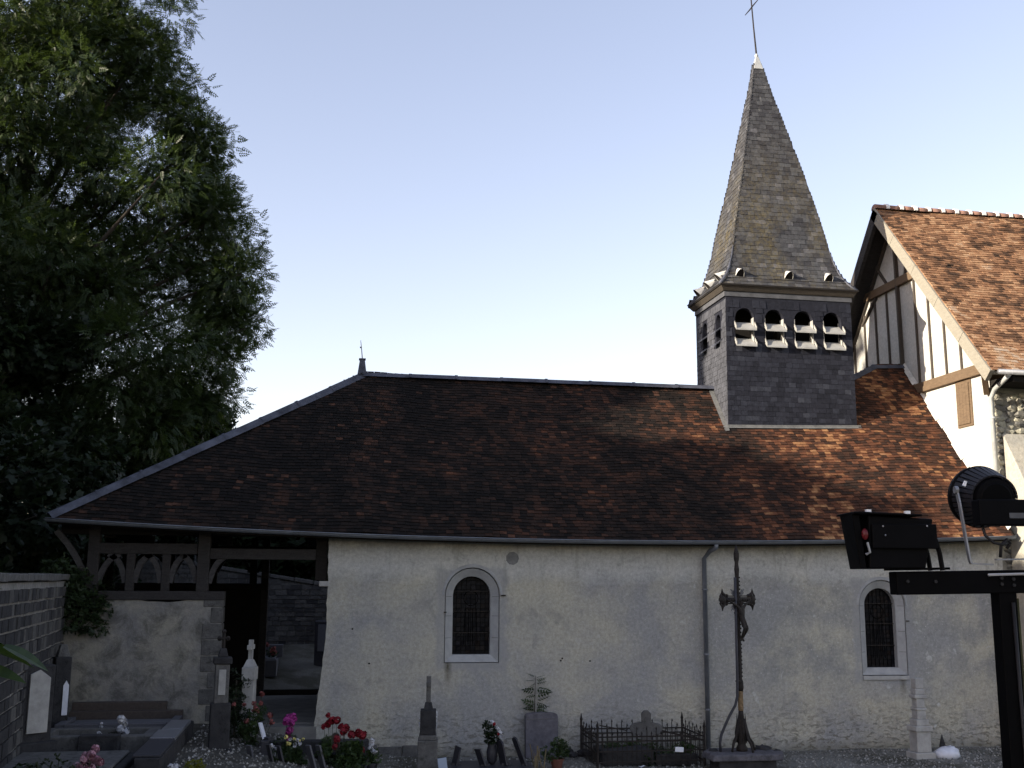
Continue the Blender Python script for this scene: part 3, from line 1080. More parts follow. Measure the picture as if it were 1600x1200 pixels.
# downpipe on the south wall
dp = empty('downpipe', (7.53, -0.09, 0)); dp.parent = church
MB().tube([(0.10, -0.44, 4.0), (0.10, -0.43, 3.93), (0.05, -0.2, 3.86), (0.0, 0.0, 3.72), (0, 0, 0.02)], 0.046, 10).build('pipe', M_zinc, dp, smooth=True)
cl = MB()
for z in (3.1, 1.85, 0.8):
    cl.lathe([(0.06, 0), (0.06, 0.03)], (0, 0, z), 10)
    cl.box((0, 0.05, z + 0.015), (0.02, 0.1, 0.02))
cl.build('pipe_clip', M_zinc, dp)

# --- timber porch on the left
def brace(mb, a, b, bow, w=0.10, h=0.10, n=6):
    """curved brace from post a to beam b in the x-z plane"""
    a, b = Vector(a), Vector(b)
    for i in range(n):
        p = []
        for t in (i / n, (i + 1.04) / n):
            q = a.lerp(b, t)
            q.z += bow * sin(pi * t) * (1 if b.z > a.z else -1)
            q.x -= bow * 0.5 * sin(pi * t) * (1 if b.x > a.x else -1)
            p.append(q)
        mb.bar(p[0], p[1], w, h, (0, 1, 0))


porch = empty('porch'); porch.parent = church
# low wall in front with uneven top
pw = MB()
xsP = np.linspace(-4.62, -1.78, 24)
topz = [2.86 + 0.03 * sin(5 * x) + R.uniform(-.015, .015) - (0.55 * max(0, (-3.95 - x)) if x < -3.95 else 0) for x in xsP]
for i in range(23):
    x0, x1 = xsP[i], xsP[i + 1]
    pw.add([(x0, 0, 0.2), (x1, 0, 0.2), (x1, 0, topz[i + 1]), (x0, 0, topz[i]), (x0, 0.4, topz[i]), (x1, 0.4, topz[i + 1]), (x0, 0.4, 0.2), (x1, 0.4, 0.2)], [(0, 1, 2, 3), (3, 2, 5, 4), (7, 6, 4, 5)])
pw.add([(-1.78, 0, 0.2), (-1.78, 0.4, 0.2), (-1.78, 0.4, topz[-1]), (-1.78, 0, topz[-1])], [(0, 1, 2, 3)])
pw.build('porch_wall', M_porchwall, porch, fix=False)
# quoin stones at its open end
for z in np.arange(0.72, 2.75, 0.29):
    L = R.choice((0.2, 0.34))
    MB().b2((-1.77 - L, -0.012, z), (-1.755, 0.41, z + 0.275)).build('quoin_stone', M_oldst, porch, 0.012)
MB().b2((-4.62, 0.42, 0.2), (-4.25, 5.1, 2.8)).build('porch_wall', M_porchwall, porch)
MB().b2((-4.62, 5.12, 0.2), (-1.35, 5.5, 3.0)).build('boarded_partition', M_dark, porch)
MB().b2((-4.25, 0.41, 0.0), (0.0, 5.5, 0.62)).b2((-1.75, -0.02, 0.0), (0.02, 0.405, 0.6)).build('porch_floor', simple('worn_stone_floor', (0.16, 0.155, 0.145), 0.9, 0.3, 3), porch)
MB().b2((-1.3, 5.35, 0.62), (0.1, 5.5, 0.74)).build('threshold', M_dtimber, porch, 0.01)
MB().b2((-4.0, -0.03, 2.87), (-1.74, 0.3, 3.03)).build('sill_plate', M_timber, porch, 0.015)
MB().b2((-4.6, 5.15, 3.0), (-1.2, 5.45, 3.15)).build('sill_plate', M_dtimber, porch, 0.015)


def post(x, y, z0, z1, w, mat=None, d=None):
    return MB().b2((x - w / 2, y - (d or w) / 2, z0), (x + w / 2, y + (d or w) / 2, z1)).build('post', mat or M_timber, porch, 0.012)


post(-4.12, 0.14, 2.55, 4.25, 0.20)
post(-3.46, 0.14, 3.03, 3.72, 0.15)
post(-2.83, 0.14, 3.03, 3.70, 0.15)
post(-2.16, 0.14, 3.03, 4.18, 0.22)
post(-0.0, 0.16, 3.24, 4.15, 0.22, M_dtimber)
MB().b2((-4.05, 0.06, 3.70), (-2.28, 0.22, 3.90)).build('rail', M_timber, porch, 0.012)
MB().b2((-2.05, 0.06, 3.62), (-0.1, 0.22, 3.82)).build('rail', M_timber, porch, 0.012)
MB().b2((-4.7, 0.05, 4.05), (0.2, 0.3, 4.24)).build('wall_plate', M_dtimber, porch)
for xa, xb, s in ((-4.02, -3.66, 1), (-3.54, -3.86, 1), (-3.38, -3.1, 1), (-2.91, -3.2, 1), (-2.75, -2.48, 1), (-2.27, -2.58, 1), (-2.05, -1.72, 1)):
    m = MB()
    brace(m, (xa, 0.14, 3.18), (xb, 0.14, 3.70), 0.085, 0.10, 0.10, 8)
    m.build('brace', M_brace, porch)
m = MB(); brace(m, (-4.22, 0.1, 3.25), (-4.75, -0.1, 4.1), 0.05, 0.1, 0.1); m.build('brace', M_brace, porch)
# rear arcade and end arcade
for x in (-4.4, -3.4, -2.45, -1.55):
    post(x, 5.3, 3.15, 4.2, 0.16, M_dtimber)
    for sgn in (-1, 1):
        m = MB(); brace(m, (x + sgn * 0.08, 5.3, 3.4), (x + sgn * 0.42, 5.3, 3.82), 0.06, 0.07, 0.09); m.build('brace', M_dark, porch)
post(-1.28, 5.3, 0.62, 4.2, 0.17, M_timber)
MB().b2((-4.5, 5.22, 3.82), (0.1, 5.38, 4.0)).build('rail', M_dtimber, porch)
for y in (1.6, 3.2):
    post(-4.4, y, 2.8, 4.2, 0.16, M_dtimber)
# tie beams and rafters inside
for x in (-3.9, -2.16, -0.2):
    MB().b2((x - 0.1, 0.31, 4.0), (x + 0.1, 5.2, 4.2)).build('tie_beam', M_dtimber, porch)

# --- bell tower
TX0, TX1, TY0, TY1 = 8.98, 12.10, 2.1, 4.1
tower = empty('bell_tower', (0, -0.231, 0.036), scale=0.989); tower.parent = church
OPN = [(9.435, 0.47, 8.62, 9.28, 0.235), (10.17, 0.47, 8.62, 9.28, 0.235), (10.90, 0.47, 8.62, 9.28, 0.235), (11.62, 0.47, 8.62, 9.28, 0.235)]
OPL = [(2.62, 0.30, 8.70, 9.3, 0.16), (3.52, 0.30, 8.70, 9.3, 0.16)]


def tz(u, v):      # the tower leans in a little upwards
    k = (v - 6.5) * 0.006
    return (TX0 + k + (u - TX0) * (1 - 2 * k / 3.12), TY0, v)


fb, fo = holes_wall(TX0, TX1, 6.2, 9.93, OPN, tz, 10)
for ol in fo:
    strip(fb, [tz(u, v) for u, v in ol], [(tz(u, v)[0], TY0 + 0.14, v) for u, v in ol])
lb, lo = holes_wall(TY0, TY1, 6.2, 9.93, OPL, lambda u, v: (TX0 + (v - 6.5) * 0.006, u, v), 8)
for ol in lo:
    strip(lb, [(TX0 + (v - 6.5) * 0.006, u, v) for u, v in ol], [(TX0 + 0.16, u, v) for u, v in ol])
fb.add(lb.v, lb.f)
fb.add([(TX1, TY0, 6.2), (TX1, TY1, 6.2), (TX1 - 0.02, TY1, 9.93), (TX1 - 0.02, TY0, 9.93)], [(0, 1, 2, 3)])
fb.add([(TX0, TY1, 6.2), (TX1, TY1, 6.2), (TX1, TY1, 9.93), (TX0, TY1, 9.93)], [(0, 1, 2, 3)])
to = fb.build('tower_boarding', M_slate, tower, fix=False)
rnd_attr(to.data, [0.3] * len(to.data.polygons))
# panel added in the louvre chamber: dark back so that the bells are not lit through
MB().b2((TX0 + 0.5, TY0 + 0.75, 8.3), (TX1 - 0.3, TY0 + 0.8, 9.9)).build('dark_back', M_dtimber, tower)


def in_open(c, half, ops, idx):
    for (cu, w, vb, vs, rise) in ops:
        u = c[idx]
        if abs(u - cu) < w / 2 + half * 0.62 and vb - 0.10 < c[2] < vs + 0.02: return True
        if c[2] >= vs + 0.02:
            r = sqrt(max(0, 1 - ((c[2] - vs) / (rise + 0.02)) ** 2)) if c[2] < vs + rise + 0.02 else -1
            if r >= 0 and abs(u - cu) < w / 2 * r + half * 0.55: return True
    return False


rows = []
SE = 0.115
for k in range(29):
    z = 6.30 + k * SE
    kk = (z - 6.5) * 0.006
    rows.append((TX0 + kk - 0.01, TX1 - kk + 0.01, (lambda zz_: (lambda x: (x, TY0, zz_)))(z), (0, 0, 1), (0, -1, 0)))
lay('slate', rows, 0.165, SE, SE * 1.7, 0.0065, 0.004, M_slate, M_slatep, tower, 300, 0.6, keep=lambda q: not in_open(q[0], q[4], OPN, 0))
rows = []
for k in range(29):
    z = 6.30 + k * SE
    rows.append((TY0, TY1, (lambda zz_: (lambda y: (TX0 + (zz_ - 6.5) * 0.006, y, zz_)))(z), (0, 0, 1), (-1, 0, 0)))
lay('side_slate', rows, 0.165, SE, SE * 1.7, 0.009, 0.012, M_slates, M_slates, tower, 0, 0.8, keep=lambda q: not in_open(q[0], q[4], OPL, 1))
# louvre boards, two per opening, with their side cheeks
for (cu, w, vb, vs, rise) in OPN:
    for zb in (8.62, 9.00):
        lv = MB()
        hw = w / 2 + 0.014
        y0, y1 = TY0 - 0.125, TY0 + 0.13
        za, zc = zb, zb + 0.20
        lv.add([(cu - hw, y0, za), (cu + hw, y0, za), (cu + w / 2 - .01, y1, zc), (cu - w / 2 + .01, y1, zc), (cu - hw, y0, za - 0.035), (cu + hw, y0, za - 0.035), (cu + w / 2 - .01, y1, zc - 0.03), (cu - w / 2 + .01, y1, zc - 0.03)],
               [(0, 1, 2, 3), (4, 7, 6, 5), (0, 4, 5, 1), (1, 5, 6, 2), (2, 6, 7, 3), (3, 7, 4, 0)])
        l_ = lv.build('louvre', M_white, tower)
        for sg in (-1, 1):
            ck = MB()
            xx = cu + sg * (hw - 0.005)
            ck.add([(xx, y0, za), (xx, TY0, za + 0.115), (xx, TY0 - 0.005, za + 0.2), (xx, y0, za + 0.05)], [(0, 1, 2, 3)])
            ck.add([(xx + 0.012, y0, za), (xx + 0.012, TY0, za + 0.115), (xx + 0.012, TY0 - 0.005, za + 0.2), (xx + 0.012, y0, za + 0.05)], [(0, 1, 2, 3)])
            ck.build('cheek', M_white, l_)
    # timber lining of the opening, right jamb shows
    jm = MB().b2((cu + w / 2 - 0.012, TY0 + 0.0, vb), (cu + w / 2 - 0.002, TY0 + 0.2, vs + 0.02))
    jm.b2((cu - w / 2 + 0.002, TY0 + 0.0, vb), (cu - w / 2 + 0.012, TY0 + 0.2, vs + 0.02))
    jm.build('jamb', M_white, tower)
for (cy, w, vb, vs, rise) in OPL:
    for zb in (8.72, 9.02):
        MB().add([(TX0 - 0.12, cy - w / 2, zb), (TX0 - 0.12, cy + w / 2, zb), (TX0 + 0.12, cy + w / 2, zb + 0.17), (TX0 + 0.12, cy - w / 2, zb + 0.17),
                  (TX0 - 0.12, cy - w / 2, zb - 0.03), (TX0 - 0.12, cy + w / 2, zb - 0.03), (TX0 + 0.12, cy + w / 2, zb + 0.14), (TX0 + 0.12, cy - w / 2, zb + 0.14)],
                 [(0, 1, 2, 3), (4, 7, 6, 5), (0, 4, 5, 1), (1, 5, 6, 2), (2, 6, 7, 3), (3, 7, 4, 0)]).build('louvre', M_lead, tower)
# bells hang behind the louvres
MB().lathe([(0.02, 0.42), (0.10, 0.40), (0.14, 0.3), (0.17, 0.12), (0.24, 0.0)], (10.5, TY0 + 0.5, 8.75), 16).build('bell', simple('bronze', (0.05, 0.04, 0.025), 0.4, 0.3, 6, metal=0.8), tower, smooth=True)
# cornice
CX, CY = (TX0 + TX1) / 2, (TY0 + TY1) / 2
def ringbox(mb, ox, oy, z0, z1, ox2=None, oy2=None):
    ox2 = ox if ox2 is None else ox2; oy2 = oy if oy2 is None else oy2
    hx, hy = 1.56, 1.0
    mb.add([(CX - hx - ox, CY - hy - oy, z0), (CX + hx + ox, CY - hy - oy, z0), (CX + hx + ox, CY + hy + oy, z0), (CX - hx - ox, CY + hy + oy, z0),
            (CX - hx - ox2, CY - hy - oy2, z1), (CX + hx + ox2, CY - hy - oy2, z1), (CX + hx + ox2, CY + hy + oy2, z1), (CX - hx - ox2, CY + hy + oy2, z1)],
           [(0, 3, 2, 1), (4, 5, 6, 7), (0, 1, 5, 4), (1, 2, 6, 5), (2, 3, 7, 6), (3, 0, 4, 7)])
cb_ = MB()
ringbox(cb_, 0.02, 0.02, 9.78, 9.90)
cb_.build('frieze', simple('frieze_board', (0.075, 0.077, 0.085), 0.8, 0.3, 5), tower)
cb_ = MB()
ringbox(cb_, 0.05, 0.05, 9.90, 10.01, 0.13, 0.13)
cb_.build('cornice', mat_wood('grey_cornice', (0.035, 0.030, 0.025), (0.085, 0.072, 0.058)), tower)
cb_ = MB()
ringbox(cb_, 0.15, 0.15, 10.01, 10.05)
cb_.build('eaves_board', M_dtimber, tower)
# flashing where the tower meets the roof
FX, FX2, FY = 8.881, 11.967, 1.846
fl = MB()
pf = [(FX - 0.02, FY - 0.05), (FX2 + 0.10, FY - 0.05)]
n = 10
for i in range(n):
    x0 = pf[0][0] + (pf[1][0] - pf[0][0]) * i / n; x1 = pf[0][0] + (pf[1][0] - pf[0][0]) * (i + 1) / n
    for (ya, yb, h0, h1) in ((FY - 0.05, FY - 0.018, 0.06, 0.06), (FY - 0.018, FY - 0.016, 0.06, 0.10)):
        fl.add([(x0, ya, zroof(x0, ya) + h0), (x1, ya, zroof(x1, ya) + h0), (x1, yb, zroof(x1, yb) + h1), (x0, yb, zroof(x0, yb) + h1)], [(0, 1, 2, 3)])
for i in range(8):
    y0 = FY - 0.1 + (2.78 - FY + 0.1) * i / 8; y1 = FY - 0.1 + (2.78 - FY + 0.1) * (i + 1) / 8
    xx = FX
    fl.add([(xx - 0.12, y0, zroof(xx, y0) + 0.035), (xx - 0.12, y1, zroof(xx, y1) + 0.035), (xx - 0.012, y1, zroof(xx, y1) + 0.05), (xx - 0.012, y0, zroof(xx, y0) + 0.05)], [(0, 1, 2, 3)])
fl.add([(FX2 + 0.012, FY - 0.1, zroof(FX2, FY - 0.1) + 0.04), (FX2 + 0.14, FY - 0.1, zroof(FX2, FY - 0.1) + 0.04), (FX2 + 0.02, FY + 0.25, zroof(FX2, FY + 0.25) + 0.05)], [(0, 1, 2)])
fl.build('flashing', simple('old_flashing', (0.15, 0.15, 0.145), 0.6, 0.3, 6, metal=0.2), church, fix=False)

# --- spire
spire = empty('spire', (0, -0.231, 0.036), scale=0.989); spire.parent = church
PRO = [(10.03, 1.70), (10.16, 1.58), (10.32, 1.46), (10.52, 1.365), (10.78, 1.28), (11.1, 1.205), (11.6, 1.11), (12.3, 0.96), (13.45, 0.70), (15.26, 0.275), (16.05, 0.115)]


def hw_(z): return float(np.interp(z, [p[0] for p in PRO], [p[1] for p in PRO]))
def hd_(z): return (hw_(z) - 0.0) * 0.60 + 0.11 * max(0, (hw_(z) - 0.8))
def cx_(z): return CX - 0.02 - max(0, z - 13) * 0.032
def cy_(z): return CY + max(0, z - 13) * 0.015


zs_ = [p[0] for p in PRO]
sb = MB()
for i in range(len(zs_) - 1):
    a, b = zs_[i], zs_[i + 1]
    q = []
    for z in (a, b):
        e = 0.012
        q.append([(cx_(z) - hw_(z) + e, cy_(z) - hd_(z) + e, z), (cx_(z) + hw_(z) - e, cy_(z) - hd_(z) + e, z), (cx_(z) + hw_(z) - e, cy_(z) + hd_(z) - e, z), (cx_(z) - hw_(z) + e, cy_(z) + hd_(z) - e, z)])
    strip(sb, q[0], q[1])
so = sb.build('spire_boarding', M_slate, spire, fix=False)
rnd_attr(so.data, [0.2] * len(so.data.polygons))
for side in range(4):
    rows = []
    z = 10.04
    while z < 16.02:
        dz = 0.02
        if side in (0, 2):
            sg = -1 if side == 0 else 1
            A = Vector((0, sg * hd_(z) + cy_(z), z)); B = Vector((0, sg * hd_(z + dz) + cy_(z + dz), z + dz))
            up = (B - A).normalized()
            nn = Vector((0, sg * up.z, -sg * up.y))
            f = (lambda yy, zz_: (lambda x: (x, yy, zz_)))(A.y, z)
            rows.append((cx_(z) - hw_(z) - 0.004, cx_(z) + hw_(z) + 0.004, f, up, nn))
        else:
            sg = -1 if side == 1 else 1
            A = Vector((sg * hw_(z) + cx_(z), 0, z)); B = Vector((sg * hw_(z + dz) + cx_(z + dz), 0, z + dz))
            up = (B - A).normalized()
            nn = Vector((sg * up.z, 0, -sg * up.x))
            f = (lambda xx, zz_: (lambda y: (xx, y, zz_)))(A.x, z)
            rows.append((cy_(z) - hd_(z) - 0.004, cy_(z) + hd_(z) + 0.004, f, up, nn))
        z += SE * up.z
    lay('slate', rows, 0.17, SE, SE * 1.5, 0.007, 0.004, M_slatel, M_slatel, spire, 0, 1.2)
# lead rolls on the flared corners, lead cap, vents
for sx, sy in ((-1, -1), (1, -1), (-1, 1), (1, 1)):
    MB().tube([(cx_(z) + sx * (hw_(z) + 0.005), cy_(z) + sy * (hd_(z) + 0.005), z) for z in (10.04, 10.16, 10.32, 10.52, 10.78, 11.1)], [0.045, 0.042, 0.036, 0.03, 0.022, 0.012], 6).build('hip_roll', M_lead, spire, smooth=True)
zc = 16.0
MB().box((cx_(zc), cy_(zc), 16.20), (0.255, 0.2, 0.36), taper=(0.3, 0.3)).lathe([(0.04, 0), (0.05, 0.05), (0.025, 0.1)], (cx_(zc) - 0.01, cy_(zc), 16.37), 8).build('lead_cap', M_zincl, spire, 0.01)


def vent(p, d, up, nn):
    """small half-cone vent; p foot, d across direction, up slope direction, nn outward"""
    m = MB()
    p = Vector(p)
    tip = p + up * 0.42 + nn * 0.015
    k = 8
    arc = [p + d * 0.10 * cos(pi * i / k) + nn * (0.20 * sin(pi * i / k) + 0.02) for i in range(k + 1)]
    for i in range(k):
        m.add([arc[i], arc[i + 1], tip], [(0, 1, 2)])
    o = m.build('vent', M_ventw, spire, fix=False)
    q = MB()
    q.add([a + up * 0.012 - nn * 0.012 for a in arc], [tuple(range(k + 1))])
    q.build('vent_mouth', M_dark, o, fix=False)


M_ventw = simple('vent_zinc', (0.6, 0.59, 0.55), 0.6, 0.12, 8, bump=0.1)
for xv in (9.36, 10.57, 11.57):
    z = 10.26
    vent((xv, cy_(z) - hd_(z), z), Vector((1, 0, 0)), Vector((0, 0.7, 0.7)).normalized(), Vector((0, -0.7, 0.7)).normalized())
for yv in (CY - 0.72, CY, CY + 0.72):
    z = 10.22
    vent((cx_(z) - hw_(z), yv, z), Vector((0, 1, 0)), Vector((0.7, 0, 0.7)).normalized(), Vector((-0.7, 0, 0.7)).normalized())
cr = empty('spire_cross', (cx_(16) * 0.989 - 0.01, cy_(16) * 0.989 - 0.231, 16.32)); cr.parent = church
MB().tube([(0, 0, 0), (-0.05, 0, 0.75), (-0.09, 0, 1.5), (-0.10, 0, 2.0)], [0.022, 0.018, 0.016, 0.012], 6).build('cross_shaft', M_iron, cr)
MB().tube([(-0.085, -0.42, 1.24), (-0.085, -0.1, 1.26), (-0.085, 0.1, 1.26), (-0.085, 0.42, 1.28)], [0.010, 0.018, 0.018, 0.010], 6).build('cross_arm', M_iron, cr)

# --- main nave with its half-timbered gable
GX = 14.15
nave = empty('nave_gable'); nave.parent = church
NE = Vector((13.7, -0.83, 7.67)); NA = Vector((13.7, 3.52, 12.70))
NS = (NA.z - NE.z) / (NA.y - NE.y)
nl = (NA - NE).length
nup = (NA - NE).normalized(); nn_ = Vector((0, -nup.z, nup.y))


def znave(y): return NE.z + NS * (y - NE.y) if y <= 3.52 else NA.z - NS * (y - 3.52)


gw = MB()
for Yp in ((0.0, 3.52), (3.52, 7.04)):
    gw.add([(GX, Yp[0], -0.3), (GX, Yp[1], -0.3), (GX, Yp[1], znave(Yp[1]) - 0.16), (GX, Yp[0], znave(Yp[0]) - 0.16)], [(0, 1, 2, 3)])
gw.build('gable_wall', M_gable, nave, fix=False)


def beam(name, a, b, w, d, mat):
    """timber on the gable between (y, z) points, proud of the plaster"""
    return MB().bar((GX - d / 2 + 0.03, a[0], a[1]), (GX - d / 2 + 0.03, b[0], b[1]), d, w, (1, 0, 0)).build(name, mat, nave, 0.008)


MB().b2((GX - 0.10, 0.06, 7.78), (GX + 0.03, 3.15, 8.02)).build('sill_beam', M_beam, nave, 0.015)
MB().b2((GX - 0.09, 1.9, 10.64), (GX + 0.03, 5.15, 10.86)).build('collar_beam', M_beam, nave, 0.015)
for y in (0.95, 1.55, 2.15, 2.72, 4.05, 4.65, 5.25, 5.85):
    top = min(znave(y) - 0.3, 10.64)
    beam('stud', (y, 8.02), (y + 0.02, top), 0.085, 0.06, M_stud)
beam('king_post', (3.42, 8.02), (3.5, 12.35), 0.16, 0.08, M_stud)
beam('stud', (2.75, 10.86), (2.78, znave(2.77) - 0.3), 0.08, 0.06, M_stud)
beam('brace', (4.0, 10.86), (4.5, 11.45), 0.11, 0.065, M_stud)
beam('brace', (3.1, 10.86), (2.95, 11.5), 0.10, 0.065, M_stud)
beam('brace', (4.55, 10.64), (5.35, 10.05), 0.13, 0.07, M_stud)
beam('brace', (2.2, 10.64), (1.75, 10.2), 0.16, 0.12, M_beam)
beam('principal_rafter', (0.05, 8.35), (3.5, 12.33), 0.16, 0.06, M_stud)
beam('principal_rafter', (7.0, 8.35), (3.54, 12.33), 0.16, 0.06, M_stud)
hat = MB().b2((GX - 0.03, 0.66, 6.72), (GX + 0.01, 1.24, 7.76)).build('hatch', M_beam, nave, 0.006)
for i in range(4):
    MB().b2((GX - 0.055, 0.72 + i * 0.118, 6.78), (GX - 0.031, 0.72 + i * 0.118 + 0.112, 7.7)).build('plank', M_beam, hat)
# verge boards at both slopes, overhang soffit
def verge(ya, yb, mat):
    m = MB()
    pa, pb = Vector((13.62, ya, znave(ya))), Vector((13.62, yb, znave(yb)))
    d = (pb - pa).normalized()
    dn = Vector((0, d.z, -d.y))
    if dn.z > 0: dn = -dn
    for x0, x1, h0, h1 in ((13.60, 13.70, -0.02, 0.26), (13.702, 14.14, 0.035, 0.09)):
        A = [pa + dn * h0, pb + dn * h0, pb + dn * h1, pa + dn * h1]
        m.add([(x0, p.y, p.z) for p in A] + [(x1, p.y, p.z) for p in A], [(0, 1, 2, 3), (7, 6, 5, 4), (0, 4, 5, 1), (1, 5, 6, 2), (2, 6, 7, 3), (3, 7, 4, 0)])
    return m.build('verge_board', mat, nave)


n_v = 5
for i in range(n_v):
    a, b = -0.86 + (3.52 + 0.86) * i / n_v, -0.86 + (3.52 + 0.86) * (i + 0.992) / n_v
    verge(a, b, M_verge)
verge(3.54, 7.9, M_timber)
# eaves corbel timber under the verge foot
MB().bar((13.66, -0.55, 7.72), (14.1, 0.05, 7.35), 0.12, 0.14).build('verge_corbel', M_beam, nave, 0.01)
nroof = empty('nave_roof'); nroof.parent = church
sheet('roof_boarding', lambda u, v: tuple(Vector((u, NE.y, NE.z)) + nup * v * nl - nn_ * 0.03), np.linspace(13.66, 24, 6), np.linspace(0, 1, 4), M_dark, nroof)
sheet('rear_slope', lambda u, v: (u, 7.87 - v * 4.35, 7.67 + v * 5.03), np.linspace(13.66, 24, 6), np.linspace(0, 1, 4), M_nave, nroof)
rows = []
k = 0
EXPO = 0.096
while k * EXPO < nl - 0.12:
    s = k * EXPO
    yy, zz = NE.y + nup.y * s - 0.03, NE.z + nup.z * s - 0.03
    rows.append((13.64, 21.0, (lambda a, b: (lambda x: (x, a, b + wob(x * 1.3, a))))(yy, zz), nup, nn_))
    k += 1
lay('tile', rows, 0.165, EXPO, EXPO * 1.85, 0.017, 0.006, M_nave, M_navep, nroof, 300, 1.6)
# half-round ridge tiles with white mortar between
x = 13.62
M_rtile = simple('ridge_terracotta', (0.21, 0.12, 0.09), 0.85, 0.35, 8)
M_lime = simple('lime_mortar', (0.72, 0.71, 0.68), 0.95, 0.12, 9)
while x < 20:
    m = MB()
    pr = [(0.14 * cos(a), 0.11 * sin(a)) for a in np.linspace(-0.25, pi + 0.25, 9)]
    L = 0.33
    j0 = R.uniform(-.008, .008)
    m.add([(x, 3.52 + a, 12.70 + b + j0) for a, b in pr] + [(x + L, 3.52 + a * .95, 12.70 + b * .95 + j0) for a, b in pr], [(i, i + 1, i + 10, i + 9) for i in range(8)] + [tuple(range(9)), tuple(range(17, 8, -1))])
    m.build('ridge_tile', M_rtile, nroof, smooth=True)
    m = MB()
    c0 = x + L
    wv = R.uniform(0.045, 0.065)
    for k in (0,):
        A = [(c0 - wv, 3.52 + a * 1.12, 12.70 + b * 1.15 + R.uniform(0, .008)) for a, b in pr]; B = [(c0 + wv * .6, 3.52 + a * 1.12, 12.70 + b * 1.15 + R.uniform(0, .008)) for a, b in pr]
        m.add(A + B, [(i, i + 1, i + 10, i + 9) for i in range(8)] + [tuple(range(9)), tuple(range(17, 8, -1))])
    m.build('mortar_joint', M_lime, nroof)
    x += 0.385
# nave eaves gutter and its pale downpipe
MB().tube([(13.75, -0.93, 7.62), (21, -0.93, 7.62)], 0.055, 8).build('gutter', M_galv, nroof, smooth=True)
MB().b2((14.17, -0.8, 7.45), (21, -0.01, 7.6)).build('eaves_soffit', M_dtimber, nroof)
ndp = empty('downpipe', (14.08, -0.12, 0)); ndp.parent = church
MB().tube([(-0.05, -0.75, 7.58), (-0.06, -0.62, 7.50), (-0.03, -0.2, 7.36), (0, 0, 7.2), (0, 0, 4.4)], 0.05, 10).build('pipe', M_zincl, ndp, smooth=True)
m = MB()
for z in (6.75, 5.4): m.lathe([(0.065, 0), (0.065, 0.035)], (0, 0, z), 10)
m.build('pipe_clip', M_zincl, ndp)
# nave south wall: rubble with a sloping buttress
nw = empty('nave_wall'); nw.parent = church
MB().b2((14.16, 0.01, -0.3), (21, 0.6, 7.5)).build('wall_core', M_rubble, nw)
ms = [MB().blob((0, 0, 0), .58, R.choice((5, 6, 7)), 4, (1, 1, 1), .3).mesh('stone') for _ in range(6)]
_rm = mat_stone_piece('rubble_piece', [(0, (0.12, 0.117, 0.11)), (0.5, (0.22, 0.21, 0.18)), (1, (0.42, 0.4, 0.31))])
for me in ms: me.materials.append(_rm)
rows_z = 0.1
while rows_z < 7.3:
    h = R.uniform(0.08, 0.17)
    x = 14.2
    while x < 15.4:
        w = R.uniform(0.12, 0.3)
        o = bpy.data.objects.new('stone', R.choice(ms)); COL.objects.link(o); o.parent = nw
        o.location = (x + w / 2, 0.0 + R.uniform(-0.035, 0.02), rows_z + h / 2 + R.uniform(-.03, .03))
        o.scale = (w * R.uniform(.75, 1), 0.09, h * R.uniform(.75, 1.05))
        o.rotation_euler = (R.uniform(-.15, .15), R.uniform(-.3, .3), R.uniform(-.2, .2))
        x += w
    rows_z += h
MB().prism([(0.0, 6.45), (-0.75, 5.15), (-0.75, -0.3), (0.0, -0.3)], lambda y, z: (14.32, y - 0.06, z), lambda y, z: (15.0, y - 0.06, z)).build('buttress', M_ashlar, nw, 0.02)
# mortar fillet where the low roof meets the gable
mf = MB()
ys = np.linspace(-0.4, 3.42, 22)
for i in range(21):
    y0, y1 = ys[i], ys[i + 1]
    w0 = 0.10 + 0.03 * sin(7 * y0)
    mf.add([(GX - w0, y0, zroof(GX, y0) + 0.045), (GX - 0.004, y0, zroof(GX, y0) + 0.13), (GX - 0.004, y1, zroof(GX, y1) + 0.13), (GX - w0, y1, zroof(GX, y1) + 0.045)], [(0, 1, 2, 3)])
mf.build('mortar_fillet', simple('fillet_mortar', (0.55, 0.53, 0.48), 0.95, 0.2, 8), church, fix=False)

# ------------------------------------------------------------------ cemetery walls
def stone_wall(name, a, b, z0f, ztop, thick, label, cat, hs, ls, nparts, matp, matm, coping=True, slope=0.0):
    a, b = Vector(a), Vector(b)
    d = (b - a); L = d.length; d.normalize()
    rz = atan2(d.y, d.x)
    w = empty(name, (a.x, a.y, 0), rz, label, cat)
    core = MB()
    core.add([(0, -thick / 2, -0.2), (L, -thick / 2, -0.2), (L, -thick / 2, ztop + slope * L - 0.02), (0, -thick / 2, ztop - 0.02), (0, thick / 2, -0.2), (L, thick / 2, -0.2), (L, thick / 2, ztop + slope * L - 0.02), (0, thick / 2, ztop - 0.02)],
             [(0, 1, 2, 3), (4, 7, 6, 5), (3, 2, 6, 7), (0, 3, 7, 4), (1, 5, 6, 2)])
    core.build('mortar_core', matm, w, fix=False)
    lst = []
    z = z0f - 0.1
    while z < ztop + max(0, slope * L) - 0.05:
        h = R.uniform(*hs)
        x = R.uniform(-0.2, 0)
        while x < L:
            l = R.uniform(*ls)
            xa, xb = max(0.0, x), min(L, x + l)
            if xb - xa > 0.06 and z + h < ztop + slope * (xa + xb) / 2 + 0.01:
                lst.append(((xa + xb) / 2, z + h / 2, xb - xa, h))
            x += l
        z += h
    return w, lst, thick, matp, nparts, L, ztop, slope, coping


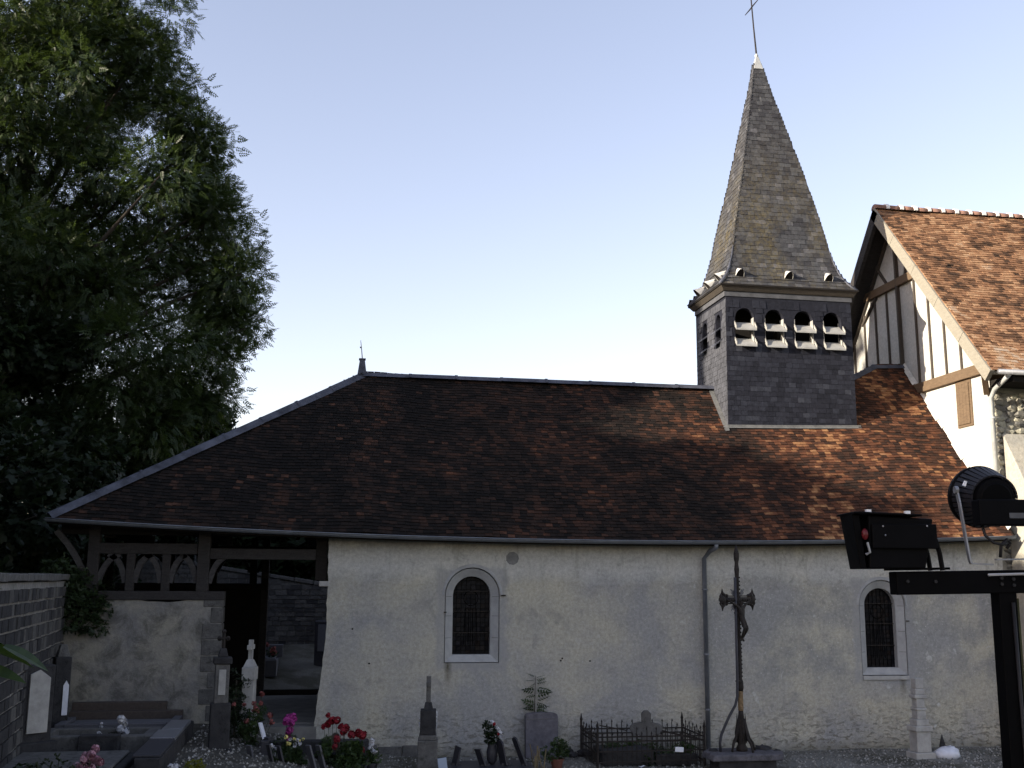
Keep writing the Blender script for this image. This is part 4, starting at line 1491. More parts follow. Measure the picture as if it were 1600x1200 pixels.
def finish_wall(w, lst, thick, matp, nparts, L, ztop, slope, coping, side=-1, gap=0.02):
    def pv(q):
        return w.matrix_basis @ Vector((q[0], side * thick / 2, q[1]))
    me = MB().box((0, 0, 0), (1, 1, 1), taper=(0.93, 1)).mesh('stone')
    me.materials.append(matp)
    vis = [q for q in lst if in_view(pv(q))]
    vis.sort(key=lambda q: (CAM - pv(q)).length)
    vis = vis[:nparts]
    sv = set(vis)
    for q in vis:
        o = bpy.data.objects.new('stone', me); COL.objects.link(o); o.parent = w
        o.location = (q[0], side * (thick / 2 + R.uniform(-0.005, 0.012)), q[1])
        o.scale = (q[2] - gap, 0.07, q[3] - gap)
        o.scale = (q[2] - gap * R.uniform(.7, 1.5), 0.07, q[3] - gap * R.uniform(.7, 1.5))
        o.rotation_euler = (R.uniform(-.03, .03), R.uniform(-.03, .03), R.uniform(-.03, .03))
    m = MB()
    for q in lst:
        if q not in sv:
            m.box((q[0], side * (thick / 2 + R.uniform(-0.005, 0.012)), q[1]), (q[2] - gap, 0.07, q[3] - gap))
    if m.v:
        m.build('stone_field', matp, w, kind='stuff')
    if coping:
        x = 0
        while x < L - 0.05:
            l = min(R.uniform(0.45, 0.8), L - x)
            zc = ztop + slope * (x + l / 2)
            MB().box((x + l / 2, 0, zc + 0.05), (l - 0.012, thick + 0.14, 0.10 + R.uniform(-.01, .02)), Matrix.Rotation(-math.atan(slope) + R.uniform(-.01, .01), 3, 'Y')).build('coping_stone', M_oldst, w, 0.015)
            x += l


# its left-hand wall runs towards the viewer
A = stone_wall('graveyard_wall', (-4.72, -0.25, 0), (-3.85, -9.3, 0), 0.65, 3.22, 0.45, 'dark coursed stone graveyard wall with pale coping, running left of the porch', 'wall', (0.16, 0.24), (0.2, 0.42), 300, M_wstone, M_mortar)
finish_wall(*A, side=1, gap=0.034)
A = stone_wall('graveyard_wall', (-9.0, 12.0, 0), (3.0, 12.0, 0), 1.3, 4.42, 0.45, 'far stone wall with sloping coping seen through the open porch', 'wall', (0.11, 0.16), (0.18, 0.36), 300, M_wstone, M_dmortar, slope=-0.15)
finish_wall(*A, side=-1, gap=0.016)


# ------------------------------------------------------------------ foliage
def ash_template():
    q = []
    for i in range(4):
        for s in (-1, 1):
            t = 0.18 + 0.2 * i
            d = np.array([0.55, 0.83 * s, -0.06]); p = np.array([0.83, -0.55 * s, 0])
            b = np.array([t, 0, 0]); l = 0.36 - 0.03 * i
            q.append([b, b + d * l * .45 + p * .075, b + d * l + np.array([0, 0, -.05]), b + d * l * .45 - p * .075])
    b = np.array([0.85, 0, 0])
    q.append([b, b + np.array([.15, .07, 0]), b + np.array([.36, 0, -.05]), b + np.array([.15, -.07, 0])])
    return np.array(q)


def fan_template(k=5):
    q = []
    for i in range(k):
        a = -1.2 + 2.4 * i / (k - 1)
        d = np.array([cos(a), sin(a), R.uniform(-.25, .25)]); p = np.array([-sin(a), cos(a), 0])
        b = d * 0.12 * (i % 2) + np.array([0.12 * i, 0, 0]); l = R.uniform(.5, .7)
        q.append([b, b + d * l * .5 + p * .2, b + d * l, b + d * l * .5 - p * .2])
    return np.array(q)


ASH, FAN = ash_template(), fan_template()


def leaf_cloud(name, pos, dirs, scale, tmpl, mat, parent, kind=None):
    N = len(pos)
    a = nrm(dirs)
    r = NR.normal(size=(N, 3)) * 0.5 + np.array([0, 0, 1.0])
    b = nrm(np.cross(r, a)); n = np.cross(a, b)
    T = tmpl
    V = (a[:, None, None] * T[None, ..., 0:1] + b[:, None, None] * T[None, ..., 1:2] + n[:, None, None] * T[None, ..., 2:3]) * scale[:, None, None, None] + pos[:, None, None]
    K = len(T)
    F = np.arange(N * K * 4).reshape(-1, 4)
    rn = np.clip(np.repeat(NR.random(N), K) * 0.7 + NR.random(N * K) * 0.3, 0, 1)
    me = np_mesh(name, V.reshape(-1, 3), F, rn, flat=False)
    return link(name, me, mat, parent, kind)


def clump_points(C, rad, n, droop=0.35, shell=0.5, squash=0.8):
    C = np.array(C); rad = np.array(rad)
    p = rad ** 2; p = p / p.sum()
    i = NR.choice(len(C), n, p=p)
    d = nrm(NR.normal(size=(n, 3)))
    k = shell + (1 - shell) * NR.random(n) ** 0.6
    off = d * (rad[i] * k)[:, None]
    off[:, 2] *= squash
    dirs = nrm(d + NR.normal(size=(n, 3)) * 0.45 + np.array([0, 0, -droop]))
    return C[i] + off, dirs


def envelope_clumps(c, zr, n, rad, depth=1.0, inner=0.25):
    """clump centres spread through a crown whose radius by height is zr = [(z, r) ...]"""
    zs = [q[0] for q in zr]
    out = []
    tries = 0
    while len(out) < n and tries < 20000:
        tries += 1
        z = R.uniform(zs[0], zs[-1])
        rr = float(np.interp(z, zs, [q[1] for q in zr]))
        if R.random() > rr / max(q[1] for q in zr): continue
        a = R.uniform(0, 2 * pi)
        k = rr * sqrt(R.uniform(inner, 1)) * R.uniform(.9, 1.05)
        p = (c[0] + k * cos(a), c[1] + k * sin(a) * depth, z)
        out.append((p, R.uniform(*rad)))
    return [q[0] for q in out], [q[1] for q in out]


def trunk_mesh(base, top, r, C, nlimb, zsplit):
    m = MB()
    base, top = Vector(base), Vector(top)
    pts = [base.lerp(top, t) + Vector((0.15 * sin(5 * t), 0.12 * cos(4 * t) - .12, 0)) for t in np.linspace(0, 1, 9)]
    m.tube(pts, [r * (1.35 if i == 0 else 1) * (1 - 0.85 * i / 8) for i in range(9)], 9)
    idx = sorted(range(len(C)), key=lambda i: R.random())[:nlimb]
    for i in idx:
        c = Vector(C[i])
        t = min(max((c.z - base.z) / (top.z - base.z) * 0.75 - 0.06, zsplit), 0.9)
        p = base.lerp(top, t)
        mid = p.lerp(c, 0.55) + Vector((R.uniform(-.3, .3), R.uniform(-.3, .3), 0.35))
        r0 = r * (1 - 0.85 * t) * 0.5
        m.tube([p, p.lerp(mid, .5) + Vector((0, 0, .15)), mid, c], [r0, r0 * .75, r0 * .5, 0.015], 6)
    return m


def tree(name, base, crown_c, zr, nclump, rad, nspr, scale, tmpl, leafmat, r, label, cat='tree', group=None, depth=1.0, droop=0.35, nlimb=30, extra=(), shell=0.5, inner=0.25):
    t = empty(name, base, 0, label, cat, group)
    b = Vector(base)
    C, Q = envelope_clumps(crown_c, zr, nclump, rad, depth, inner)
    for (p, q) in extra:
        C.append(p); Q.append(q)
    pos, dirs = clump_points(C, Q, nspr, droop, shell)
    pos = pos - np.array(base)
    leaf_cloud('crown', pos, dirs, NR.uniform(scale[0], scale[1], nspr), tmpl, leafmat, t)
    Cl = [tuple(Vector(c) - b) for c in C]
    zt = zr[-1][0] - base[2]
    trunk_mesh((0, 0, -0.3), (crown_c[0] - base[0], crown_c[1] - base[1], zt * 0.9), r, Cl, nlimb, 0.12).build('trunk', M_bark, t, smooth=True)
    return t


# clumps that carry the outline of the crown on the church side
EDGE = []
for z in np.arange(6.6, 22.4, 0.55):
    xb = float(np.interp(z, [6.5, 8.2, 10, 13, 15.5, 18.2, 19.7, 21.2, 22.5], [-3.9, -2.95, -2.3, -2.0, -2.9, -4.0, -5.0, -6.1, -7.2]))
    for k in range(2):
        EDGE.append(((xb - R.uniform(.75, 1.5), 12.2 + R.uniform(-1.0, 1.0), z + R.uniform(-.3, .3)), R.uniform(.7, 1.05)))
# the big ash beyond the porch
tree('ash_tree', (-9.5, 12.5, 1.4), (-9.2, 12.3), [(5.2, 4.2), (7.5, 5.6), (10, 6.7), (13, 6.8), (15.5, 5.9), (18.2, 4.7), (21, 3.0), (23.5, 1.0)], 300, (0.85, 1.35), 100000, (0.22, 0.35), ASH, M_ash, 0.42,
     'big ash tree with feathery leaves towering over the porch roof', extra=EDGE + [((-8.0 - .7 * (i % 5), 10.2 + .5 * (i % 3), 13.2 + .42 * i), 1.0) for i in range(12)] + [((-6.4 - .5 * (i % 4), 10.6 + .5 * (i % 3), 12.6 + .5 * i), .9) for i in range(8)] + [((-2.7, 11.5, 12.3), .8), ((-2.5, 12.2, 10.8), .75), ((-2.9, 11.0, 9.6), .7), ((-3.0, 12.0, 8.6), .7), ((-3.4, 12, 14.5), .8), ((-4.2, 11.5, 16.8), .8), ((-5.6, 12, 19.3), .8), ((-5.2, 11.8, 20.6), .85), ((-5.3, 12, 21.8), .9), ((-4.6, 11.6, 18.2), .7)], depth=0.8, nlimb=60, inner=0.06, shell=0.3, droop=0.2)
tree('hazel_tree', (-9.2, 8.5, 1.4), (-8.8, 8.6), [(1.8, 2.8), (4, 4.0), (6.5, 3.6), (8.5, 2.6), (10.2, 1.0)], 60, (0.7, 1.2), 20000, (0.18, 0.28), FAN, M_dleaf, 0.18, 'dark bushy tree below the big ash, left of the porch roof', depth=0.75)
tree('thicket_tree', (-5.4, 14.8, 1.4), (-5.2, 14.8), [(1.6, 2.6), (4, 3.4), (6.5, 2.9), (8.3, 1.6), (9.2, .6)], 50, (0.7, 1.1), 13000, (0.2, 0.3), FAN, M_dleaf, 0.16, 'dark undergrown tree behind the porch roof, right under the ash', depth=0.7)
tree('elder_tree', (-7.0, 2.2, 0.9), (-6.7, 1.8), [(1.2, 1.4), (2.6, 2.0), (4.2, 1.9), (5.6, 1.2), (6.4, .4)], 34, (0.5, 0.8), 6500, (0.2, 0.32), FAN, M_dleaf, 0.12, 'dark elder bush growing over the wall corner beside the porch', depth=0.9)
tree('laurel_tree', (-15.5, 10.5, 1.4), (-15.0, 10.5), [(2, 3), (6, 4.5), (11, 4.5), (15, 3), (18, 1)], 60, (1.0, 1.6), 16000, (0.22, 0.34), FAN, M_dleaf, 0.25, 'tall dark tree left of the big ash at the edge of the picture')
# hedge beyond the far wall
C = [(x, 14.2 + R.uniform(-.3, .3), R.uniform(1.8, 5.6)) for x in np.linspace(-6, 7, 150)]
pos, dirs = clump_points(C, [0.8] * len(C), 24000, shell=0.1)
h = leaf_cloud('hedge', pos, dirs, NR.uniform(.28, .45, 24000), FAN, M_dleaf, None)
tag(h, 'dark hedge rising behind the far wall seen through the porch', 'hedge')
# ivy over the wall corner
C = [(-4.55 + R.uniform(-.35, .25), -0.3 + R.uniform(-.1, .25), R.uniform(2.45, 3.5)) for _ in range(26)]
C += [(-4.3 + R.uniform(-.1, .4), -0.02, R.uniform(2.4, 3.0)) for _ in range(10)]
pos, dirs = clump_points(C, [0.22] * len(C), 3600, 0.7)
iv = leaf_cloud('ivy', pos, dirs, NR.uniform(.05, .10, 3600), FAN, M_ivy, None)
tag(iv, 'dark ivy spilling over the corner between graveyard wall and porch', 'ivy')
# trees added out of view on the left, shaped to keep the churchyard in shade
for i, (x, y, zt, r) in enumerate(((-15.5, -2.0, 18.5, 1.1), (-15.8, -3.2, 13.2, 1.0), (-16, -4.5, 12.5, 0.8), (-16, -5.5, 12.4, 0.3), (-16, -7.6, 12.5, 0.7), (-16, -9.6, 11.9, 2.4), (-7.9, -7.6, 8.5, 1.9), (-9.3, -5.2, 10.2, 2.6), (-9.0, -10.5, 10.0, 2.6), (-16.5, -12.8, 11.4, 2.7), (-16, -16.8, 11.2, 2.7), (-16.5, -20.8, 11, 2.7), (-18.5, 4.3, 17.0, 3.9), (-13.2, 2.0, 11.5, 2.2))):
    tree('shade_tree', (x, y, 0.7), (x, y), [(0.9, r * .7), (3, r), (zt * .6, r), (zt * .85, r * .75), (zt - .6, r * .3)], 46, (0.9, 1.3), 2600, (0.65, 0.95), FAN, M_dleaf, 0.25,
         'unseen leafy tree added left of the churchyard for its shade', group='unseen trees added for shade left of the churchyard', nlimb=10)

# ------------------------------------------------------------------ pole behind the porch
p = empty('slim_pole', (-3.75, 13.2, 1.4), 0, 'slim grey pole with a small head behind the sloping roof edge', 'pole')
MB().tube([(0, 0, 0), (0, 0, 6.9)], [0.05, 0.035], 8).build('shaft', M_galv, p)
MB().box((0, 0, 6.93), (0.2, 0.12, 0.07)).build('head', M_galv, p)

# ------------------------------------------------------------------ graves, left group
def slab(name, a, b, mat, parent, bev=0.012):
    return MB().b2(a, b).build(name, mat, parent, bev)


gr = empty('grave', (-3.2, -1.0, 0.68), 0, 'low grave with brown headboard and stone kerbs below the porch wall', 'grave')
slab('headboard', (-0.95, 0.35, 0), (0.62, 0.52, 0.46), M_brownst, gr)
slab('headboard_step', (-0.95, 0.16, 0), (0.92, 0.34, 0.33), M_brownst, gr)
slab('kerb', (-0.95, -0.85, 0), (-0.82, 0.15, 0.25), M_granite, gr)
slab('kerb', (0.80, -0.85, 0), (0.93, 0.15, 0.25), M_granite, gr)
slab('kerb', (-0.815, -0.85, 0), (0.795, -0.72, 0.25), M_granite, gr)
slab('cover_slab', (-0.80, -0.70, 0), (0.78, 0.13, 0.20), M_polish, gr)
g2 = empty('grave', (-3.25, -2.9, 0.66), 0, 'old stone tomb with hollow bed in front of the brown headboard', 'grave')
slab('kerb', (-0.9, -0.62, 0), (0.85, -0.42, 0.30), M_oldst, g2, 0.02)
slab('kerb', (-0.9, 0.5, 0), (0.85, 0.66, 0.27), M_oldst, g2, 0.02)
slab('kerb', (-0.9, -0.41, 0), (-0.7, 0.49, 0.29), M_oldst, g2, 0.02)
slab('kerb', (0.66, -0.41, 0), (0.85, 0.49, 0.27), M_oldst, g2, 0.02)
slab('earth_bed', (-0.69, -0.41, 0), (0.65, 0.49, 0.13), simple('dark_earth', (0.03, 0.027, 0.02), 1, 0.4, 20), g2)
slab('planter_block', (-0.15, -0.85, 0), (0.42, -0.63, 0.34), M_darkst, g2, 0.015)
g3 = empty('grave', (-2.18, -2.8, 0.62), 0, 'long dark kerb grave topped by two pale flat slabs', 'grave')
slab('plinth', (-0.17, -2.6, 0), (0.17, 1.3, 0.30), M_darkst, g3, 0.015)
slab('flat_slab', (-0.16, -0.15, 0.302), (0.16, 0.95, 0.36), M_polish, g3, 0.01)
slab('flat_slab', (-0.20, -1.05, 0.302), (0.16, -0.16, 0.355), M_polish, g3, 0.01)
slab('dark_slab', (-0.20, -2.55, 0.302), (0.16, -1.07, 0.34), M_dgranite, g3, 0.01)
g4 = empty('grave', (-3.3, -4.9, 0.6), 0, 'wide old grave slab in the dark at the lower left', 'grave')
slab('ledger', (-0.85, -0.8, 0), (0.8, 0.9, 0.20), M_darkst, g4, 0.03)
slab('ledger_top', (-0.75, -0.7, 0.202), (0.7, 0.75, 0.25), M_oldst, g4, 0.03)

s = empty('grave_stele', (-4.0, -3.9, 0.66), radians(38), 'dark stele with a tall pale panel leaning near the graveyard wall', 'gravestone')
slab('stone', (-0.24, -0.09, 0), (0.24, 0.09, 1.36), M_darkst, s, 0.02)
MB().prism([(-0.14, 0.42), (0.16, 0.42), (0.16, 1.18), (0.0, 1.30), (-0.14, 1.24)], lambda u, v: (u, -0.125, v), lambda u, v: (u, -0.092, v)).build('panel', M_palest, s, 0.006)
slab('foot', (-0.3, -0.2, 0), (0.3, 0.2, 0.3), M_darkst, s, 0.02)
s = empty('grave_pillar', (-4.22, -1.3, 0.68), radians(25), 'slim dark pillar with a narrow white plate beside the low grave', 'gravestone')
slab('pillar', (-0.13, -0.12, 0), (0.13, 0.12, 1.28), M_darkst, s, 0.02)
MB().box((0, 0, 1.38), (0.2, 0.2, 0.2), taper=(0.5, 0.5)).build('cap', M_oldst, s, 0.01)
MB().prism([(-0.045, 0.34), (0.045, 0.34), (0.045, 0.82), (0.0, 0.90), (-0.045, 0.82)], lambda u, v: (u + 0.06, -0.14, v), lambda u, v: (u + 0.06, -0.122, v)).build('plate', M_marble, s, 0.004)

# tall dark monument at the open end of the porch wall
s = empty('monument', (-1.5, -2.6, 0.5), radians(8), 'tall dark grave monument with iron cross standing at the end of the porch wall', 'monument')
slab('base', (-0.21, -0.17, -0.3), (0.21, 0.17, 0.12), M_darkst, s, 0.02)
slab('pedestal', (-0.155, -0.13, 0.121), (0.155, 0.13, 0.82), M_darkst, s, 0.015)
slab('shaft', (-0.11, -0.10, 0.821), (0.11, 0.10, 1.42), M_oldst, s, 0.012)
slab('panel', (-0.055, -0.118, 0.95), (0.055, -0.102, 1.34), M_palest, s, 0.004)
slab('cornice', (-0.145, -0.13, 1.421), (0.145, 0.13, 1.53), M_darkst, s, 0.02)
MB().box((0, 0, 1.60), (0.16, 0.16, 0.13), taper=(.6, .6)).build('cap', M_darkst, s, 0.01)
m = MB().tube([(0, 0, 1.6), (0, 0, 1.92)], 0.03, 6).tube([(-0.06, 0, 1.82), (0.06, 0, 1.82)], 0.028, 6)
for a in ((-0.065, 1.82), (0.065, 1.82), (0, 1.93)): m.blob((a[0], 0, a[1]), 0.04, 6, 4)
m.build('iron_cross', M_iron, s)
# white obelisk
s = empty('obelisk', (-1.16, -1.0, 0.55), radians(82), 'slender white grave monument with small cross in front of the dark doorway', 'monument')
slab('base', (-0.16, -0.13, 0), (0.16, 0.13, 0.42), M_palest, s, 0.012)
slab('pedestal', (-0.12, -0.10, 0.421), (0.12, 0.10, 0.98), M_palest, s, 0.01)
slab('die', (-0.14, -0.115, 0.981), (0.14, 0.115, 1.20), M_palest, s, 0.01)
MB().box((0, 0, 1.265), (0.26, 0.2, 0.125), taper=(0.45, 0.5)).build('shoulder', M_palest, s, 0.008)
m = MB().b2((-0.045, -0.035, 1.33), (0.045, 0.035, 1.66)).b2((-0.16, -0.036, 1.50), (0.16, 0.036, 1.575))
m.build('cross', M_palest, s)

# cross monument with china roses
s = empty('monument', (1.92, -1.6, 0.02), radians(84), 'grey cross monument with china roses on its block, in front of the plain wall', 'monument')
slab('base', (-0.24, -0.17, 0), (0.24, 0.17, 0.55), M_oldst, s, 0.015)
slab('step', (-0.20, -0.15, 0.551), (0.20, 0.15, 0.63), M_oldst, s, 0.012)
slab('block', (-0.17, -0.135, 0.631), (0.17, 0.135, 1.04), M_darkst, s, 0.012)
MB().box((0, 0, 1.10), (0.2, 0.16, 0.12), taper=(.6, .7)).build('shoulder', M_darkst, s, 0.01)
m = MB().b2((-0.05, -0.04, 1.16), (0.05, 0.04, 1.60)).b2((-0.17, -0.041, 1.43), (0.17, 0.041, 1.52))
m.build('cross', M_oldst, s, 0.01)
m = MB()
for i in range(20):
    a = i / 20
    m.blob((0.17 + R.uniform(0, .01), -0.12 + 0.24 * (1 if i > 7 else R.random()) + R.uniform(-.05, .03), 1.0 - 0.34 * a + R.uniform(-.02, .02)), R.uniform(.014, .026), 6, 4)
    if i < 8: m.blob((R.uniform(-.1, .15), -0.14, 1.0 - R.uniform(0, .1)), R.uniform(.014, .024), 6, 4)
    m.blob((0.02 + 0.12 * R.random(), -0.145, 1.0 - 0.3 * a), R.uniform(.012, .022), 6, 4)
o = m.build('china_rose', M_whitep, s, smooth=True); rnd_attr(o.data)

# pale stepped monument on the right
s = empty('monument', (11.35, -1.2, 0.0), radians(4), 'pale stepped stone monument at the foot of the wall right of the second window', 'monument')
for nm, w, d, z0, z1 in (('base', 0.42, 0.34, -0.05, 0.12), ('pedestal', 0.30, 0.26, 0.121, 0.50), ('cornice', 0.36, 0.32, 0.501, 0.60), ('die', 0.26, 0.24, 0.601, 0.72), ('shaft', 0.19, 0.19, 0.721, 0.88), ('band', 0.22, 0.22, 0.881, 0.93), ('neck', 0.17, 0.17, 0.931, 1.1), ('shelf', 0.26, 0.2, 1.101, 1.17), ('head', 0.2, 0.17, 1.171, 1.28), ('crown_stone', 0.17, 0.15, 1.281, 1.47)):
    k = 0.05 * (z0 - 0.5)
    slab(nm, (-w / 2 - k * 0.0, -d / 2, z0), (w / 2, d / 2, z1), M_palest, s, 0.012)
s = empty('carved_stone', (11.85, -1.25, 0.0), 0.2, 'worn white carved stone lying at the wall foot under the right-hand window', 'carved stone')
m = MB().blob((0, 0, 0.07), 0.24, 10, 7, (1.1, .8, .55), .18).blob((0.1, -0.02, 0.12), 0.14, 9, 6, (1, .8, .7), .18)
m.build('stone', M_marble, s, smooth=True)
MB().lathe([(0.05, 0), (0.06, 0.1), (0.02, 0.24), (0.005, 0.3)], (0.0, 0.1, 0.12), 7).build('finial', M_darkst, s)

# headstone against the wall and the seedling behind it
s = empty('headstone', (4.2, -0.22, 0.0), 0, 'square grey headstone with rounded shoulders leaning on the church wall', 'gravestone')
pts = [(-0.31, 0), (0.31, 0), (0.31, 0.70)] + [(0.25 + 0.06 * cos(a), 0.74 + 0.06 * sin(a)) for a in np.linspace(0, pi / 2, 5)] + [(0, 0.825)] + [(-0.25 + 0.06 * cos(a), 0.74 + 0.06 * sin(a)) for a in np.linspace(pi / 2, pi, 5)]
MB().prism(pts, lambda u, v: (u, -0.07 + v * 0.06, v), lambda u, v: (u, 0.06 + v * 0.06, v)).build('stone', M_darkst if False else simple('violet_grey_stone', (0.105, 0.10, 0.115), 0.85, 0.35, 8, bump=0.4), s, 0.01)
m = MB().tube([(-0.29, -0.02, 0.70), (0.29, -0.02, 0.70)], 0.012, 6)
m.build('moulding', M_oldst, s)
sp = empty('ash_seedling', (4.08, -0.10, 0.1), 0, 'young seedling with feathery leaves growing up the wall behind the headstone', 'plant')
MB().tube([(0, 0, 0), (0.01, 0.02, .7), (0.03, 0.03, 1.38)], [0.012, 0.009, 0.004], 6).build('stem', M_bark, sp)
pos, dirs, sc_ = [], [], []
for z, L in ((0.8, .2), (0.83, .3), (0.9, .36), (1.02, .4), (1.08, .36), (1.15, .4), (1.22, .36), (1.30, .3), (1.36, .22), (0.78, .26), (.86, .3), (0.76, .3), (0.74, .2)):
    for sg in (-1, 1):
        pos.append((0.03, 0.02, z + R.uniform(-.02, .02))); dirs.append((sg * 1.0, R.uniform(-.8, .2), R.uniform(-.35, .4))); sc_.append(L * R.uniform(.5, .85))
leaf_cloud('leaves', np.array(pos), np.array(dirs), np.array(sc_), ASH, M_garden, sp)


# ------------------------------------------------------------------ flowers and pots
def plant(name, loc, label, cat, spread, h, nleaf, fl, leafmat=None, pot=None, lsize=(.05, .09), group=None, z0=0.0):
    """a bushy potted plant: leaves, flower heads made of petals, optional pot (kind, r, h)"""
    t = empty(name, loc, R.uniform(0, 6), label, cat, group)
    ph = 0
    if pot:
        pm, r, ph = pot
        MB().lathe([(r * .72, 0), (r * .95, ph * .8), (r * 1.08, ph * .82), (r * 1.08, ph), (r * .95, ph), (r * .9, ph * .9)], (0, 0, 0), 18).build('pot', pm, t, smooth=False)
    if nleaf:
        C = [(R.gauss(0, spread * .45), R.gauss(0, spread * .4), ph + z0 + R.uniform(.1, .8) * h) for _ in range(14)]
        pos, dirs = clump_points(C, [spread * .4] * 14, nleaf, 0.1)
        pos[:, 2] = np.maximum(pos[:, 2], 0.02)
        leaf_cloud('leaves', pos, dirs, NR.uniform(lsize[0], lsize[1], nleaf), FAN, leafmat or M_garden, t)
    for nm, mat, pts in fl:
        for (x, y, z, r, k) in pts:
            m = MB()
            r *= 1.25
            for i in range(int(k * 1.4)):
                d = Vector((R.gauss(0, 1), R.gauss(0, 1), R.gauss(0, 1))).normalized()
                c = Vector((x, y, ph + z)) + d * r * R.uniform(.5, 1)
                u = d.cross(Vector((0.3, .2, 1))).normalized(); v = d.cross(u)
                q = r * 0.62
                m.add([c - u * q, c - v * q * .8 + d * q * .2, c + u * q, c + v * q * .8 + d * q * .2], [(0, 1, 2, 3)])
            o = m.build(nm, mat, t, fix=False); rnd_attr(o.data)
    # stems
    if fl:
        m = MB()
        for nm, mat, pts in fl:
            for (x, y, z, r, k) in pts[:14]:
                m.tube([(x * .4, y * .4, ph * .9), (x * .8, y * .8, ph + z * .6), (x, y, ph + z)], 0.004, 4)
        m.build('stems', M_garden, t, fix=False)
    return t


def heads(n, sx, sy, z0, z1, r, k=16):
    return [(R.gauss(0, sx), R.gauss(0, sy), R.uniform(z0, z1), r * R.uniform(.7, 1.2), k) for _ in range(n)]


# low grave bed that carries the pots
gb = empty('grave', (0.0, -2.75, 0.12), 0, 'grave bed crowded with flowers and small leaning plaques, left of the wall corner', 'grave')
slab('bed', (-0.95, -0.75, -0.1), (0.95, 0.75, 0.14), M_dgranite, gb, 0.015)
slab('kerb', (-1.05, -0.85, -0.1), (1.05, -0.76, 0.22), M_dgranite, gb, 0.015)
slab('headblock', (-0.9, 0.78, -0.1), (0.9, 1.0, 0.5), M_darkst, gb, 0.02)
plant('geranium', (-0.42, -2.2, 0.26), 'magenta geranium with tall flower heads in the crowded flower bed', 'flowers', .22, .5, 480, [('flower_head', M_mag, [(-.05, 0, .74, .06, 26), (.0, .05, .76, .06, 26), (.04, -.05, .72, .055, 24), (.17, .02, .7, .045, 20), (.06, 0, .58, .05, 20), (-.1, 0, .52, .04, 16), (-.02, 0, .45, .04, 16)])])
plant('geranium', (0.33, -2.2, 0.26), 'scarlet geranium beside the wall corner, tallest of the red flowers', 'flowers', .26, .5, 620, [('flower_head', M_red, [(-.12, 0, .66, .05, 24), (-.05, .03, .70, .055, 26), (0.02, 0, .72, .05, 24), (-.13, 0, .8, .035, 18), (-.19, 0, .62, .04, 16), (.1, 0, .6, .05, 22), (.18, .05, .58, .05, 22)])])
plant('geranium', (0.55, -2.9, 0.27), 'large crimson geranium bush rising behind the white bowl', 'flowers', .27, .5, 900, [('flower_head', M_red, [(-.18, .1, .56, .055, 24), (-.1, .1, .6, .05, 22), (.02, .1, .58, .05, 22), (.12, 0, .62, .05, 20), (.22, 0, .52, .05, 20), (.26, 0, .42, .04, 16), (-.24, -.1, .3, .06, 26), (-.2, -.1, .24, .06, 26)]), ('pale_flower', M_whitep, [(-.05, -.16, .25, .035, 18)])])
plant('bedding_plant', (-0.30, -2.85, 0.27), 'low bushy plant with small yellow and white flowers between leaning plaques', 'flowers', .2, .45, 380, [('yellow_flower', M_yel, heads(9, .13, .08, .42, .56, .022, 10)), ('white_flower', M_whitep, heads(6, .12, .08, .4, .52, .022, 10))])
plant('rose_bush', (-1.05, -1.75, 0.5), 'dull red flowering bush in front of the white obelisk', 'flowers', .2, .75, 420, [('flower_head', M_dpink, heads(12, .16, .1, .4, .85, .035, 14))])
pw_ = empty('flower_bowl', (0.54, -3.25, 0.22), 0, 'small white plastic bowl at the front of the flower bed', 'flower pot')
MB().lathe([(0.08, 0), (0.105, 0.09), (0.118, 0.1), (0.118, 0.125), (0.105, 0.125), (0.09, 0.1)], (0, 0, 0.02), 20).build('bowl', M_potw, pw_, smooth=True)
MB().tube([(-0.118, 0, .12), (-.14, 0, .1)], .014, 6).tube([(0.118, 0, .12), (.14, 0, .1)], .014, 6).build('handle', M_potw, pw_)
plant('daisy_pot', (0.92, -2.75, 0.22), 'white flowers in a dark pot at the right end of the flower bed', 'flowers', .1, .2, 110, [('flower_head', M_whitep, [(.02, 0, .34, .035, 22), (.04, 0, .28, .035, 22), (.03, .02, .22, .035, 20), (-.02, 0, .18, .03, 18), (-.06, -.03, .18, .02, 10)])], pot=(M_dgranite, .09, .16))
plant('violet_plant', (-0.62, -2.95, 0.3), 'tiny white and violet flowers low among the leaning plaques', 'flowers', .08, .2, 60, [('flower_head', M_whitep, heads(8, .06, .04, .34, .42, .022, 10))])


def plaque(loc, w, h, tilt, rz, label, mat, th=0.03, arch=False):
    o = empty('memorial_plaque', loc, radians(rz), label, 'plaque', 'small memorial plaques on the graves')
    rot = Matrix.Rotation(radians(tilt), 3, 'Y')
    pts = [(-w / 2, 0), (w / 2, 0), (w / 2, h)] + ([(w / 2 * cos(a), h + w * .3 * sin(a)) for a in np.linspace(0.3, pi - .3, 6)] if arch else []) + [(-w / 2, h)]
    m = MB().prism(pts, lambda u, v: tuple(rot @ Vector((u * .35, -th / 2 - u * .94, v))), lambda u, v: tuple(rot @ Vector((u * .35 + th * .94, -th / 2 + th * .3 - u * .94, v))))
    m.build('plate', mat, o, 0.004)
    MB().box((0.05, 0, 0.02), (0.16, 0.1, 0.04)).build('foot', M_dgranite, o)
    return o


